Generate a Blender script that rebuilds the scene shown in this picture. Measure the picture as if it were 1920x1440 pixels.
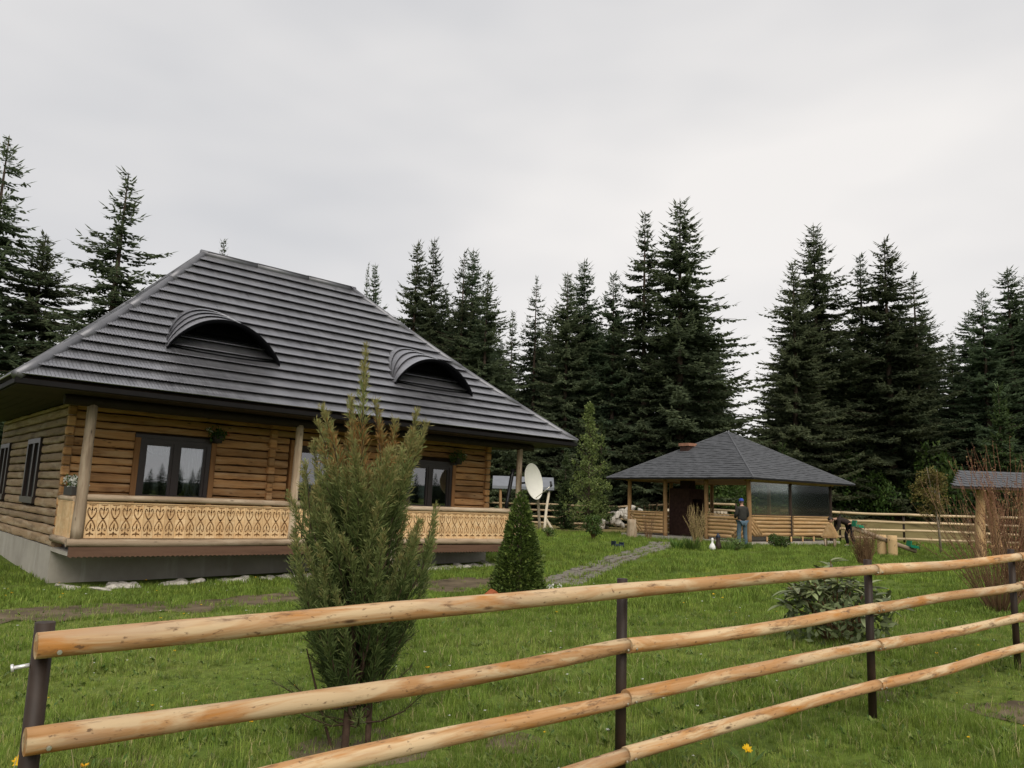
import bpy, bmesh, math, random
import numpy as np
from math import sin, cos, pi, radians, sqrt, exp, atan2, tan
from mathutils import Vector, Matrix, noise as mnoise

SC = bpy.context.scene
COL = SC.collection
for o in list(bpy.data.objects):
    bpy.data.objects.remove(o, do_unlink=True)

# ------------------------------------------------------------------ camera
FPX = 1442.0
PITCH = math.atan(215 / FPX)
ROLL = radians(1.9)
cam_d = bpy.data.cameras.new('camera')
cam_d.sensor_width = 36.0
cam_d.lens = 36.0 * FPX / 1920.0
cam_d.clip_start = 0.05
cam_d.clip_end = 3000
cam = bpy.data.objects.new('camera', cam_d)
COL.objects.link(cam)
_f = Vector((0, cos(PITCH), sin(PITCH)))
_u0 = Vector((0, -sin(PITCH), cos(PITCH)))
_r = Vector((1, 0, 0)) * cos(ROLL) + _u0 * sin(ROLL)
_u = Vector((1, 0, 0)) * -sin(ROLL) + _u0 * cos(ROLL)
_m = Matrix((_r, _u, -_f)).transposed().to_4x4()
_m.translation = (0, 0, 1.5)
cam.matrix_world = _m
SC.camera = cam

# ------------------------------------------------------------------ sky, sun, exposure
SUN_EL, SUN_AZ = radians(46), radians(165)      # azimuth: clockwise from +Y (behind the viewer, a little right)
world = bpy.data.worlds.new('World')
SC.world = world
world.use_nodes = True
wn = world.node_tree
wn.nodes.clear()


def WN(t, **kw):
    n = wn.nodes.new(t)
    for k, v in kw.items():
        setattr(n, k, v)
    return n


w_out = WN('ShaderNodeOutputWorld')
w_bg = WN('ShaderNodeBackground')
w_sky = WN('ShaderNodeTexSky', sky_type='NISHITA')
w_sky.sun_disc = False
w_sky.sun_elevation = SUN_EL
w_sky.sun_rotation = SUN_AZ
w_scale = WN('ShaderNodeVectorMath', operation='SCALE')
w_scale.inputs['Scale'].default_value = 0.06
w_tc = WN('ShaderNodeTexCoord')
w_map = WN('ShaderNodeMapping')
w_map.inputs['Scale'].default_value = (1.0, 1.0, 2.6)
w_map.inputs['Location'].default_value = (0.35, 0.2, 0.4)
w_n1 = WN('ShaderNodeTexNoise')
w_n1.inputs['Scale'].default_value = 1.15
w_n1.inputs['Detail'].default_value = 4.0
w_n1.inputs['Roughness'].default_value = 0.48
w_ramp = WN('ShaderNodeValToRGB')
w_ramp.color_ramp.elements[0].position = 0.36
w_ramp.color_ramp.elements[0].color = (0.335, 0.338, 0.350, 1)
w_ramp.color_ramp.elements[1].position = 0.66
w_ramp.color_ramp.elements[1].color = (0.50, 0.484, 0.470, 1)
w_mix = WN('ShaderNodeMix', data_type='RGBA')
w_mix.inputs[0].default_value = 0.95
L = wn.links.new
L(w_sky.outputs[0], w_scale.inputs[0])
L(w_tc.outputs['Generated'], w_map.inputs[0])
L(w_map.outputs[0], w_n1.inputs['Vector'])
L(w_n1.outputs[0], w_ramp.inputs[0])
L(w_scale.outputs[0], w_mix.inputs[6])
L(w_ramp.outputs[0], w_mix.inputs[7])
L(w_mix.outputs[2], w_bg.inputs[0])
w_bg.inputs[1].default_value = 1.0
L(w_bg.outputs[0], w_out.inputs[0])

sun_d = bpy.data.lights.new('sun', 'SUN')
sun_d.energy = 1.5
sun_d.angle = radians(50)
sun_d.color = (1.0, 0.94, 0.86)
sun = bpy.data.objects.new('sun', sun_d)
COL.objects.link(sun)
_to = Vector((sin(SUN_AZ) * cos(SUN_EL), cos(SUN_AZ) * cos(SUN_EL), sin(SUN_EL)))
sun.rotation_euler = _to.to_track_quat('Z', 'Y').to_euler()

SC.view_settings.view_transform = 'Standard'
SC.view_settings.look = 'None'
SC.view_settings.exposure = 0.9
SC.view_settings.gamma = 1.0
SC.view_settings.use_curve_mapping = False
SC.render.engine = 'CYCLES'
SC.cycles.max_bounces = 6
SC.cycles.diffuse_bounces = 3
SC.cycles.glossy_bounces = 3
SC.cycles.transmission_bounces = 4
SC.cycles.transparent_max_bounces = 6
SC.cycles.use_denoising = True

# ------------------------------------------------------------------ helpers
RNG = random.Random(7)


def sm(a, b, x):
    t = min(1.0, max(0.0, (x - a) / (b - a)))
    return t * t * (3 - 2 * t)


def gz(x, y):
    """height of the ground"""
    g = -.28 * exp(-((x + 7.5) ** 2 + (y - 14) ** 2) / 50) - .13 * exp(-((x + .5) ** 2 + (y - 20) ** 2) / 32)
    g += .14 * exp(-((x - 4.7) ** 2 + (y - 7) ** 2) / 9)
    st = 38 + 10 * (1 - sm(6, 13, x))
    return g + 1.7 * sm(st, st + 16, y)


def link(o, parent=None):
    COL.objects.link(o)
    if parent is not None:
        o.parent = parent
    return o


def tag(o, label=None, cat=None, group=None, kind=None):
    if label: o['label'] = label
    if cat: o['category'] = cat
    if group: o['group'] = group
    if kind: o['kind'] = kind
    return o


def empty(name, loc, rot=(0, 0, 0), label=None, cat=None, group=None):
    o = bpy.data.objects.new(name, None)
    o.empty_display_size = 0.2
    o.location = loc
    o.rotation_euler = rot
    link(o)
    return tag(o, label, cat, group)


def mesh_from(name, v, f, mat=None, smooth=False):
    me = bpy.data.meshes.new(name)
    me.from_pydata([tuple(p) for p in v], [], f)
    if mat: me.materials.append(mat)
    if smooth:
        me.polygons.foreach_set('use_smooth', [True] * len(me.polygons))
    me.update()
    return me


class MB:
    """collects shapes; build() links them as ONE mesh object"""
    def __init__(s):
        s.v, s.f = [], []

    def box(s, x0, x1, y0, y1, z0, z1):
        b = len(s.v)
        s.v += [(x0, y0, z0), (x1, y0, z0), (x1, y1, z0), (x0, y1, z0), (x0, y0, z1), (x1, y0, z1), (x1, y1, z1), (x0, y1, z1)]
        s.f += [tuple(b + i for i in q) for q in ((0, 3, 2, 1), (4, 5, 6, 7), (0, 1, 5, 4), (1, 2, 6, 5), (2, 3, 7, 6), (3, 0, 4, 7))]
        return s

    def poly(s, pts):
        b = len(s.v)
        s.v += [tuple(p) for p in pts]
        s.f.append(tuple(range(b, b + len(pts))))
        return s

    def tube(s, pts, rad, n=8, cap=True):
        pts = [Vector(p) for p in pts]
        if not hasattr(rad, '__len__'): rad = [rad] * len(pts)
        b = len(s.v)
        ref = None
        for i, p in enumerate(pts):
            t = (pts[min(i + 1, len(pts) - 1)] - pts[max(i - 1, 0)])
            t = t.normalized() if t.length > 1e-9 else Vector((0, 0, 1))
            if ref is None:
                ref = Vector((0, 0, 1)) if abs(t.z) < .9 else Vector((1, 0, 0))
            a = t.cross(ref)
            a = a.normalized() if a.length > 1e-6 else Vector((1, 0, 0))
            ref = a.cross(t).normalized()
            for k in range(n):
                an = 2 * pi * k / n
                s.v.append(tuple(p + (a * cos(an) + ref * sin(an)) * rad[i]))
        for i in range(len(pts) - 1):
            for k in range(n):
                k2 = (k + 1) % n
                s.f.append((b + i * n + k, b + (i + 1) * n + k, b + (i + 1) * n + k2, b + i * n + k2))
        if cap:
            s.f.append(tuple(b + k for k in range(n)))
            e = b + (len(pts) - 1) * n
            s.f.append(tuple(e + n - 1 - k for k in range(n)))
        return s

    def lathe(s, prof, n=16, c=(0, 0, 0)):
        b = len(s.v)
        for (r, z) in prof:
            for k in range(n):
                a = 2 * pi * k / n
                s.v.append((c[0] + r * cos(a), c[1] + r * sin(a), c[2] + z))
        for i in range(len(prof) - 1):
            for k in range(n):
                k2 = (k + 1) % n
                s.f.append((b + i * n + k, b + i * n + k2, b + (i + 1) * n + k2, b + (i + 1) * n + k))
        return s

    def build(s, name, mat, parent=None, smooth=False, loc=None, rot=None):
        o = bpy.data.objects.new(name, mesh_from(name, s.v, s.f, mat, smooth))
        if loc: o.location = loc
        if rot: o.rotation_euler = rot
        return link(o, parent)


def obj(name, me, parent=None, loc=None, rot=None, scale=None):
    o = bpy.data.objects.new(name, me)
    if loc is not None: o.location = loc
    if rot is not None: o.rotation_euler = rot
    if scale is not None: o.scale = scale if hasattr(scale, '__len__') else (scale,) * 3
    return link(o, parent)


def bevel_box(name, dims, mat, parent=None, loc=(0, 0, 0), rot=(0, 0, 0), bev=.008):
    """a box of size dims centred on loc, long side along local X where it matters for the grain"""
    bm = bmesh.new()
    bmesh.ops.create_cube(bm, size=1)
    bmesh.ops.scale(bm, vec=dims, verts=bm.verts)
    bmesh.ops.bevel(bm, geom=bm.edges[:], offset=min(bev, min(dims) * .3), segments=1, affect='EDGES')
    me = bpy.data.meshes.new(name)
    bm.to_mesh(me); bm.free()
    me.materials.append(mat)
    return obj(name, me, parent, loc, rot)


def rod(name, p0, p1, r0, r1, mat, parent=None, n=12, segs=None, wob=.0, bump=.0, seed=0, flat=1.0, smooth=True):
    """a pole from p0 to p1; local X runs along it, so wood grain follows it"""
    p0, p1 = Vector(p0), Vector(p1)
    d = p1 - p0
    Ln = d.length
    segs = segs or max(2, int(Ln / .18))
    rr = random.Random(seed)
    ph = [rr.uniform(0, 6.28) for _ in range(6)]
    v, f = [], []
    for i in range(segs + 1):
        t = i / segs
        x = Ln * t
        cy = wob * (sin(t * pi * 1.1 + ph[0]) - sin(ph[0]) * (1 - t)) * sin(pi * t) + wob * .25 * sin(7 * t + ph[1])
        cz = wob * sin(t * pi) * cos(ph[2]) + wob * .25 * sin(6 * t + ph[3])
        r = r0 + (r1 - r0) * t
        for k in range(n):
            a = 2 * pi * k / n
            q = r * (1 + bump * mnoise.noise((x * 2.2 + ph[4] * 9, cos(a) * .8 + seed, sin(a) * .8)))
            v.append((x, cy + q * cos(a), cz + q * sin(a) * flat))
    for i in range(segs):
        for k in range(n):
            k2 = (k + 1) % n
            f.append((i * n + k, i * n + k2, (i + 1) * n + k2, (i + 1) * n + k))
    f.append(tuple(n - 1 - k for k in range(n)))
    f.append(tuple(segs * n + k for k in range(n)))
    me = bpy.data.meshes.new(name)
    me.from_pydata(v, [], f)
    me.materials.append(mat)
    if smooth:
        me.polygons.foreach_set('use_smooth', [True] * (len(f) - 2) + [False] * 2)
    o = bpy.data.objects.new(name, me)
    o.location = p0
    o.rotation_euler = d.to_track_quat('X', 'Z').to_euler()
    return link(o, parent)


# ---- soup of leaf shaped faces (numpy)
def nrm(a):
    return a / np.maximum(np.linalg.norm(a, axis=-1, keepdims=True), 1e-9)


def soup(name, P, A, S, tint, mat, mid=.45):
    """rhombus leaves: base P, axis A (with length), side S (half width), tint 0..1 per leaf"""
    P, A, S = (np.asarray(a, np.float32) for a in (P, A, S))
    n = len(P)
    V = np.empty((n, 4, 3), np.float32)
    V[:, 0] = P
    V[:, 1] = P + A * mid + S
    V[:, 2] = P + A
    V[:, 3] = P + A * mid - S
    me = bpy.data.meshes.new(name)
    me.vertices.add(n * 4)
    me.vertices.foreach_set('co', V.ravel())
    me.loops.add(n * 4)
    me.loops.foreach_set('vertex_index', np.arange(n * 4, dtype=np.int32))
    me.polygons.add(n)
    me.polygons.foreach_set('loop_start', np.arange(0, n * 4, 4, dtype=np.int32))
    at = me.attributes.new('tint', 'FLOAT', 'POINT')
    at.data.foreach_set('value', np.repeat(np.asarray(tint, np.float32), 4))
    me.materials.append(mat)
    me.update(calc_edges=True)
    return me


# ------------------------------------------------------------------ materials
def new_mat(name):
    m = bpy.data.materials.new(name)
    m.use_nodes = True
    nt = m.node_tree
    nt.nodes.clear()
    out = nt.nodes.new('ShaderNodeOutputMaterial')
    bs = nt.nodes.new('ShaderNodeBsdfPrincipled')
    nt.links.new(bs.outputs[0], out.inputs[0])
    return m, nt, bs, out


def nd(nt, t, inp=None, **kw):
    n = nt.nodes.new(t)
    for k, v in kw.items(): setattr(n, k, v)
    for k, v in (inp or {}).items():
        s = n.inputs[k]
        if hasattr(v, 'is_output') or isinstance(v, bpy.types.NodeSocket): nt.links.new(v, s)
        else: s.default_value = v
    return n


def ramp(nt, fac, stops):
    r = nt.nodes.new('ShaderNodeValToRGB')
    e = r.color_ramp.elements
    while len(e) < len(stops): e.new(.5)
    for i, (p, c) in enumerate(stops):
        e[i].position = p
        e[i].color = (c[0], c[1], c[2], 1) if hasattr(c, '__len__') else (c, c, c, 1)
    nt.links.new(fac, r.inputs[0])
    return r.outputs[0]


def mixc(nt, fac, a, b, mode='MIX'):
    m = nt.nodes.new('ShaderNodeMix')
    m.data_type = 'RGBA'
    m.blend_type = mode
    for s, v in ((m.inputs[0], fac), (m.inputs[6], a), (m.inputs[7], b)):
        if isinstance(v, bpy.types.NodeSocket): nt.links.new(v, s)
        elif hasattr(v, '__len__'): s.default_value = (v[0], v[1], v[2], 1)
        else: s.default_value = v
    return m.outputs[2]


def obj_coords(nt, scale=(1, 1, 1), rnd=40.0):
    tc = nd(nt, 'ShaderNodeTexCoord')
    oi = nd(nt, 'ShaderNodeObjectInfo')
    mu = nd(nt, 'ShaderNodeMath', {0: oi.outputs['Random'], 1: rnd}, operation='MULTIPLY')
    ad = nd(nt, 'ShaderNodeVectorMath', {0: tc.outputs['Object'], 1: mu.outputs[0]}, operation='ADD')
    mp = nd(nt, 'ShaderNodeMapping', {'Vector': ad.outputs[0], 'Scale': scale})
    return mp.outputs[0], oi.outputs['Random'], ad.outputs[0]


def noise_tex(nt, vec, scale=1.0, detail=5.0, rough=.55, dist=0.0):
    return nd(nt, 'ShaderNodeTexNoise', {'Vector': vec, 'Scale': scale, 'Detail': detail, 'Roughness': rough, 'Distortion': dist}).outputs[0]


def bump(nt, bs, h, strength=.3, dist=.02):
    b = nd(nt, 'ShaderNodeBump', {'Height': h, 'Strength': strength, 'Distance': dist})
    nt.links.new(b.outputs[0], bs.inputs['Normal'])
    return b


def wood(name, light, mid, dark, rough=.72, stain=.5, knots=True, grain=(1.3, 26, 26), var=.25, spec=.25, pale=None):
    m, nt, bs, _ = new_mat(name)
    g, rnd, raw = obj_coords(nt, grain)
    n1 = noise_tex(nt, g, 1.0, 7, .6, .3)
    col = ramp(nt, n1, [(.28, mid), (.55, light), (.8, mid)])
    g2 = nd(nt, 'ShaderNodeMapping', {'Vector': raw, 'Scale': (1.1, 6, 6)}).outputs[0]
    n2 = noise_tex(nt, g2, 1.0, 5, .6)
    st = ramp(nt, n2, [(.50, 0), (.72, 1)])
    stf = nd(nt, 'ShaderNodeMath', {0: st, 1: stain}, operation='MULTIPLY').outputs[0]
    col = mixc(nt, stf, col, dark)
    if pale:
        g4 = nd(nt, 'ShaderNodeMapping', {'Vector': raw, 'Scale': (1.6, 9, 9), 'Location': (7, 3, 1)}).outputs[0]
        n4 = noise_tex(nt, g4, 1.0, 4, .55)
        col = mixc(nt, ramp(nt, n4, [(.48, 0), (.66, .8)]), col, pale)
    if knots:
        g3 = nd(nt, 'ShaderNodeMapping', {'Vector': raw, 'Scale': (3.2, 11, 11)}).outputs[0]
        vo = nd(nt, 'ShaderNodeTexVoronoi', {'Vector': g3, 'Scale': 1.0}).outputs[0]
        kn = ramp(nt, vo, [(.05, .85), (.17, 0)])
        col = mixc(nt, kn, col, tuple(c * .35 for c in dark))
    val = nd(nt, 'ShaderNodeMapRange', {0: rnd, 3: 1 - var, 4: 1 + var}).outputs[0]
    hs = nd(nt, 'ShaderNodeHueSaturation', {'Value': val, 'Color': col})
    nt.links.new(hs.outputs[0], bs.inputs['Base Color'])
    bs.inputs['Roughness'].default_value = rough
    bs.inputs['Specular IOR Level'].default_value = spec
    bump(nt, bs, n1, .35, .01)
    return m


def plain(name, col, rough=.6, metal=0.0, spec=.4, var=.15, scale=6.0, bmp=.1):
    m, nt, bs, _ = new_mat(name)
    g, rnd, raw = obj_coords(nt, (scale,) * 3)
    n1 = noise_tex(nt, g, 1.0, 5, .6)
    c = ramp(nt, n1, [(.3, tuple(x * (1 - var) for x in col)), (.7, tuple(min(1, x * (1 + var)) for x in col))])
    nt.links.new(c, bs.inputs['Base Color'])
    bs.inputs['Roughness'].default_value = rough
    bs.inputs['Metallic'].default_value = metal
    bs.inputs['Specular IOR Level'].default_value = spec
    if bmp: bump(nt, bs, n1, bmp, .01)
    return m


def leafy(name, stops, rough=.55, trans=.25, var=.2, hv=.012, spec=.25):
    m, nt, bs, out = new_mat(name)
    at = nd(nt, 'ShaderNodeAttribute', attribute_name='tint').outputs['Fac']
    oi = nd(nt, 'ShaderNodeObjectInfo').outputs['Random']
    col = ramp(nt, at, stops)
    val = nd(nt, 'ShaderNodeMapRange', {0: oi, 3: 1 - var, 4: 1 + var}).outputs[0]
    r2 = nd(nt, 'ShaderNodeMath', {0: oi, 1: 7.31}, operation='MULTIPLY').outputs[0]
    r3 = nd(nt, 'ShaderNodeMath', {0: r2}, operation='FRACT').outputs[0]
    hue = nd(nt, 'ShaderNodeMapRange', {0: r3, 3: .5 - hv, 4: .5 + hv}).outputs[0]
    hs = nd(nt, 'ShaderNodeHueSaturation', {'Hue': hue, 'Value': val, 'Color': col}).outputs[0]
    nt.links.new(hs, bs.inputs['Base Color'])
    bs.inputs['Roughness'].default_value = rough
    bs.inputs['Specular IOR Level'].default_value = spec
    if trans:
        tr = nd(nt, 'ShaderNodeBsdfTranslucent', {'Color': hs})
        mx = nd(nt, 'ShaderNodeMixShader', {0: trans})
        nt.links.new(bs.outputs[0], mx.inputs[1])
        nt.links.new(tr.outputs[0], mx.inputs[2])
        nt.links.new(mx.outputs[0], out.inputs[0])
    return m


M = {}
M['fence_rail_plain'] = wood('plain_peeled_fence_rail', (.47, .285, .165), (.36, .175, .075), (.15, .075, .040), stain=.75, grain=(2.2, 34, 34), var=.12, pale=(.50, .37, .275))
def peeled_rail():
    m, nt, bs, _ = new_mat('peeled_fence_rail')
    g, rnd, raw = obj_coords(nt, (1.4, 30, 30))
    def mp(sx, s, loc=(0, 0, 0)):
        return nd(nt, 'ShaderNodeMapping', {'Vector': raw, 'Scale': (sx, s, s), 'Location': loc}).outputs[0]
    n1 = noise_tex(nt, g, 1.0, 6, .6, .4)
    col = ramp(nt, n1, [(.30, (.36, .19, .080)), (.5, (.46, .27, .14)), (.75, (.52, .35, .205))])
    sap = noise_tex(nt, mp(1.5, 10, (3, 1, 5)), 1.0, 5, .55, .8)
    col = mixc(nt, ramp(nt, sap, [(.47, 0), (.56, .85)]), col, (.62, .48, .31))
    gry = noise_tex(nt, mp(1.1, 8, (9, 4, 2)), 1.0, 6, .65, .5)
    col = mixc(nt, ramp(nt, gry, [(.52, 0), (.66, .6)]), col, (.42, .30, .205))
    org = noise_tex(nt, mp(2.4, 14, (1, 8, 3)), 1.0, 5, .6, .6)
    col = mixc(nt, ramp(nt, org, [(.55, 0), (.68, .75)]), col, (.44, .20, .065))
    drt = noise_tex(nt, mp(5.0, 26, (2, 2, 7)), 1.0, 6, .7)
    col = mixc(nt, ramp(nt, drt, [(.56, 0), (.68, .85)]), col, (.13, .075, .045))
    flk = noise_tex(nt, mp(26, 60, (5, 5, 1)), 1.0, 4, .6)
    col = mixc(nt, ramp(nt, flk, [(.62, 0), (.70, .8)]), col, (.10, .058, .034))
    vo = nd(nt, 'ShaderNodeTexVoronoi', {'Vector': mp(3.2, 11), 'Scale': 1.0}).outputs[0]
    col = mixc(nt, ramp(nt, vo, [(.04, .9), (.12, 0)]), col, (.07, .035, .02))
    val = nd(nt, 'ShaderNodeMapRange', {0: rnd, 3: .82, 4: 1.02}).outputs[0]
    hs = nd(nt, 'ShaderNodeHueSaturation', {'Value': val, 'Saturation': 1.10, 'Color': col})
    nt.links.new(hs.outputs[0], bs.inputs['Base Color'])
    bs.inputs['Roughness'].default_value = .75
    bs.inputs['Specular IOR Level'].default_value = .3
    bump(nt, bs, mixc(nt, .5, n1, drt), .5, .008)
    return m


M['fence_rail'] = peeled_rail()
M['far_rail'] = wood('far_fence_rail', (.52, .40, .25), (.44, .32, .19), (.25, .17, .10), stain=.4, knots=False)
M['log'] = wood('hewn_wall_log', (.49, .265, .108), (.35, .172, .064), (.11, .052, .025), stain=.75, grain=(1.2, 24, 24), var=.30, pale=(.50, .32, .165))
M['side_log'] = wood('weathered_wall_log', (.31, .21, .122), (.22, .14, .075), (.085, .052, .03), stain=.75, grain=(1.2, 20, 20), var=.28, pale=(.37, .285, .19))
M['post'] = wood('weathered_post', (.37, .28, .19), (.27, .19, .125), (.12, .08, .05), stain=.6, grain=(2, 22, 22), pale=(.48, .39, .28))
M['fret'] = wood('fretwork_board', (.66, .445, .235), (.57, .355, .165), (.42, .21, .08), stain=.5, knots=False, grain=(14, 14, 2.0), var=.10, pale=(.74, .54, .31))
M['fascia'] = wood('red_brown_fascia', (.125, .068, .042), (.095, .050, .031), (.05, .028, .018), stain=.5, knots=False, var=.05)
M['dark_wood'] = wood('dark_stained_wood', (.045, .027, .018), (.032, .019, .013), (.018, .011, .008), stain=.4, knots=False, rough=.5)
M['eave'] = plain('black_brown_eave_metal', (.008, .007, .007), .7, 0, .15, .2)
M['soffit'] = wood('dark_soffit_board', (.035, .023, .016), (.026, .017, .012), (.014, .009, .007), stain=.4, knots=False)
M['trim'] = wood('window_trim_wood', (.34, .17, .065), (.26, .12, .045), (.12, .05, .02), stain=.4, knots=False)
M['gaz_log'] = wood('gazebo_log', (.46, .29, .135), (.37, .215, .092), (.19, .10, .045), stain=.4, var=.15, pale=(.52, .36, .20))
M['gaz_post'] = wood('gazebo_post', (.34, .205, .095), (.27, .15, .065), (.12, .065, .03), stain=.5, var=.12)
M['fresh_log'] = wood('fresh_cut_log', (.60, .42, .22), (.52, .34, .16), (.33, .2, .09), stain=.3, var=.08)
M['grey_pole'] = wood('pale_weathered_pole', (.55, .48, .37), (.44, .37, .27), (.24, .18, .12), stain=.4, knots=False)
M['steel_post'] = plain('brown_painted_steel', (.028, .017, .011), .55, 0.0, .3, .3, 9, .05)
M['screw'] = plain('zinc_screw', (.55, .52, .46), .35, .9, .5, .1)
M['bolt_white'] = plain('galvanised_bolt', (.75, .74, .72), .35, .5)
M['chink'] = plain('dark_chink', (.035, .022, .014), .95, 0, .1, .3)
M['mattress'] = plain('porch_plank', (.10, .075, .05), .8)
M['frame'] = plain('dark_window_frame', (.028, .018, .015), .4, 0, .45, .2)
M['curtain'] = plain('grey_lace_curtain', (.55, .56, .58), .9, 0, .1, .1, 20)
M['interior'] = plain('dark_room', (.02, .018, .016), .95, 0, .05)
M['dish'] = plain('cream_dish_enamel', (.72, .70, .62), .4, 0, .4, .04)
M['dark_metal'] = plain('dark_metal', (.02, .02, .022), .4, .3, .5)
M['dark_pane'] = plain('dark_opaque_pane', (.012, .011, .012), .35, 0, .3, .1)  # side panes: opaque dark glass, not see-through
M['brick'] = plain('fireplace_brick', (.05, .026, .02), .85, 0, .2, .35, 9)
M['cap_brick'] = plain('chimney_cap_brick', (.28, .14, .09), .85, 0, .2, .2, 9)
M['soot_and_shade'] = plain('soot_and_shade', (.008, .008, .008), .95, 0, .05)  # soot of the fire back, also the painted shade of the wood niche
M['rock'] = plain('pale_rock', (.42, .39, .34), .9, 0, .2, .35, 3, .5)
M['green_plastic'] = plain('green_seat_plastic', (.0, .19, .10), .4, 0, .5, .08)
M['jean'] = plain('blue_jeans', (.075, .115, .145), .9, 0, .1, .25, 14)
M['jacket'] = plain('charcoal_jacket', (.032, .031, .027), .85, 0, .15, .25, 10)
M['brown_top'] = plain('dark_brown_top', (.030, .021, .018), .85, 0, .15, .25, 10)
M['black_cloth'] = plain('black_trousers', (.012, .012, .015), .9, 0, .1)
M['skin'] = plain('skin', (.42, .24, .17), .55, 0, .3, .1)
M['cap'] = plain('blue_cap', (.03, .06, .30), .7, 0, .2)
M['shoe'] = plain('dark_shoe', (.02, .018, .016), .6)
M['hair'] = plain('dark_hair', (.02, .014, .010), .7)
M['white'] = plain('white_paint', (.72, .71, .68), .6, 0, .3, .08)
M['red_roof'] = plain('orange_red_paint', (.36, .10, .035), .6, 0, .3, .2)
M['navy'] = plain('navy_plastic', (.012, .02, .045), .45)
M['terracotta'] = plain('terracotta', (.28, .12, .07), .8)
M['dark_pot'] = plain('dark_planter', (.04, .035, .03), .7)
M['bark'] = plain('spruce_bark', (.075, .055, .042), .95, 0, .1, .4, 5, .6)
M['twig_bark'] = plain('juniper_bark', (.07, .045, .032), .95, 0, .1, .4, 20, .5)
M['birch'] = plain('pale_birch_bark', (.52, .48, .42), .8, 0, .2, .4, 12)
M['red_twig'] = plain('reddish_twig', (.19, .085, .05), .7, 0, .2, .35, 4)
M['brown_twig'] = plain('brown_twig', (.16, .095, .05), .8, 0, .2, .35, 4)
M['straw_twig'] = plain('straw_twig', (.34, .25, .12), .8, 0, .2, .3, 4)

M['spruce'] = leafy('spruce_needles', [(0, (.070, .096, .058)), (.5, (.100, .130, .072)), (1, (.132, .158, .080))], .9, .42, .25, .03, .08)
M['spruce_light'] = leafy('young_spruce_needles', [(0, (.028, .050, .018)), (.55, (.055, .088, .028)), (1, (.10, .135, .042))], .6, .2, .1)
M['juniper'] = leafy('juniper_scale_leaves', [(0, (.038, .058, .018)), (.38, (.095, .128, .036)), (.72, (.25, .275, .095)), (.82, (.29, .25, .10)), (.9, (.26, .14, .05)), (1, (.31, .155, .055))], .65, .3, .1)
M['thuja'] = leafy('thuja_sprays', [(0, (.034, .058, .014)), (.6, (.098, .138, .028)), (1, (.21, .235, .06))], .6, .2, .1)
M['fresh_leaf'] = leafy('fresh_spring_leaf', [(0, (.075, .12, .035)), (.6, (.15, .21, .06)), (1, (.25, .30, .10))], .5, .35, .1)
M['bush_leaf'] = leafy('bush_leaf', [(0, (.03, .065, .015)), (.6, (.065, .12, .025)), (1, (.13, .18, .05))], .5, .3, .2)
M['autumn_leaf'] = leafy('bronze_leaf', [(0, (.07, .04, .018)), (.5, (.13, .10, .03)), (1, (.22, .19, .05))], .6, .3, .1)
M['bud'] = leafy('twig_bud', [(0, (.16, .07, .04)), (.5, (.24, .13, .06)), (1, (.38, .28, .12))], .6, .25, .1)
M['rhodo'] = leafy('rhododendron_leaf', [(0, (.095, .12, .05)), (.6, (.21, .24, .11)), (1, (.34, .36, .20))], .36, .12, .45)
M['grass'] = leafy('grass_blade', [(0, (.105, .16, .024)), (.5, (.190, .272, .044)), (.85, (.288, .350, .078)), (.93, (.40, .36, .16)), (1, (.50, .42, .22))], .55, .45, .42)
M['weed'] = leafy('weed_leaf', [(0, (.05, .10, .02)), (.6, (.10, .17, .03)), (1, (.18, .22, .06))], .5, .3, .25)
M['yellow_petal'] = leafy('yellow_petal', [(0, (.75, .42, .01)), (1, (.85, .58, .02))], .5, .3, .05)
M['white_petal'] = leafy('white_petal', [(0, (.65, .64, .58)), (1, (.82, .82, .78))], .5, .3, .05)
M['red_petal'] = leafy('red_petal', [(0, (.35, .02, .02)), (1, (.5, .04, .04))], .5, .2, .05)

# wet-looking painted metal tiles
m, nt, bs, _ = new_mat('charcoal_metal_tile')
g, rnd, raw = obj_coords(nt, (1, 1, 1), 13)
n1 = noise_tex(nt, g, 1.7, 5, .6)
n2 = noise_tex(nt, nd(nt, 'ShaderNodeMapping', {'Vector': raw, 'Scale': (9, .8, .8)}).outputs[0], 1.0, 4, .6)
c = ramp(nt, n1, [(.3, (.35, .35, .37)), (.7, (.47, .467, .485))])
nt.links.new(c, bs.inputs['Base Color'])
rg = ramp(nt, n2, [(.3, .27), (.7, .42)])
nt.links.new(rg, bs.inputs['Roughness'])
bs.inputs['Specular IOR Level'].default_value = .75
bs.inputs['Metallic'].default_value = .92
bs.inputs['Coat Weight'].default_value = .15
bs.inputs['Coat Roughness'].default_value = .28
M['tile'] = m
M['ridge_cap'] = plain('grey_ridge_cap', (.17, .17, .18), .5, .75, .6, .15, 3, .05)
M['shingle'] = plain('bitumen_shingle', (.085, .088, .095), .8, 0, .3, .28, 5, .25)
M['shingle_roof'] = plain('bitumen_roofing', (.070, .073, .079), .75, 0, .3, .22, 4, .25)
M['swing_roof'] = plain('grey_sheet_roof', (.17, .18, .20), .5, .1, .4, .1, 3)

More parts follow.
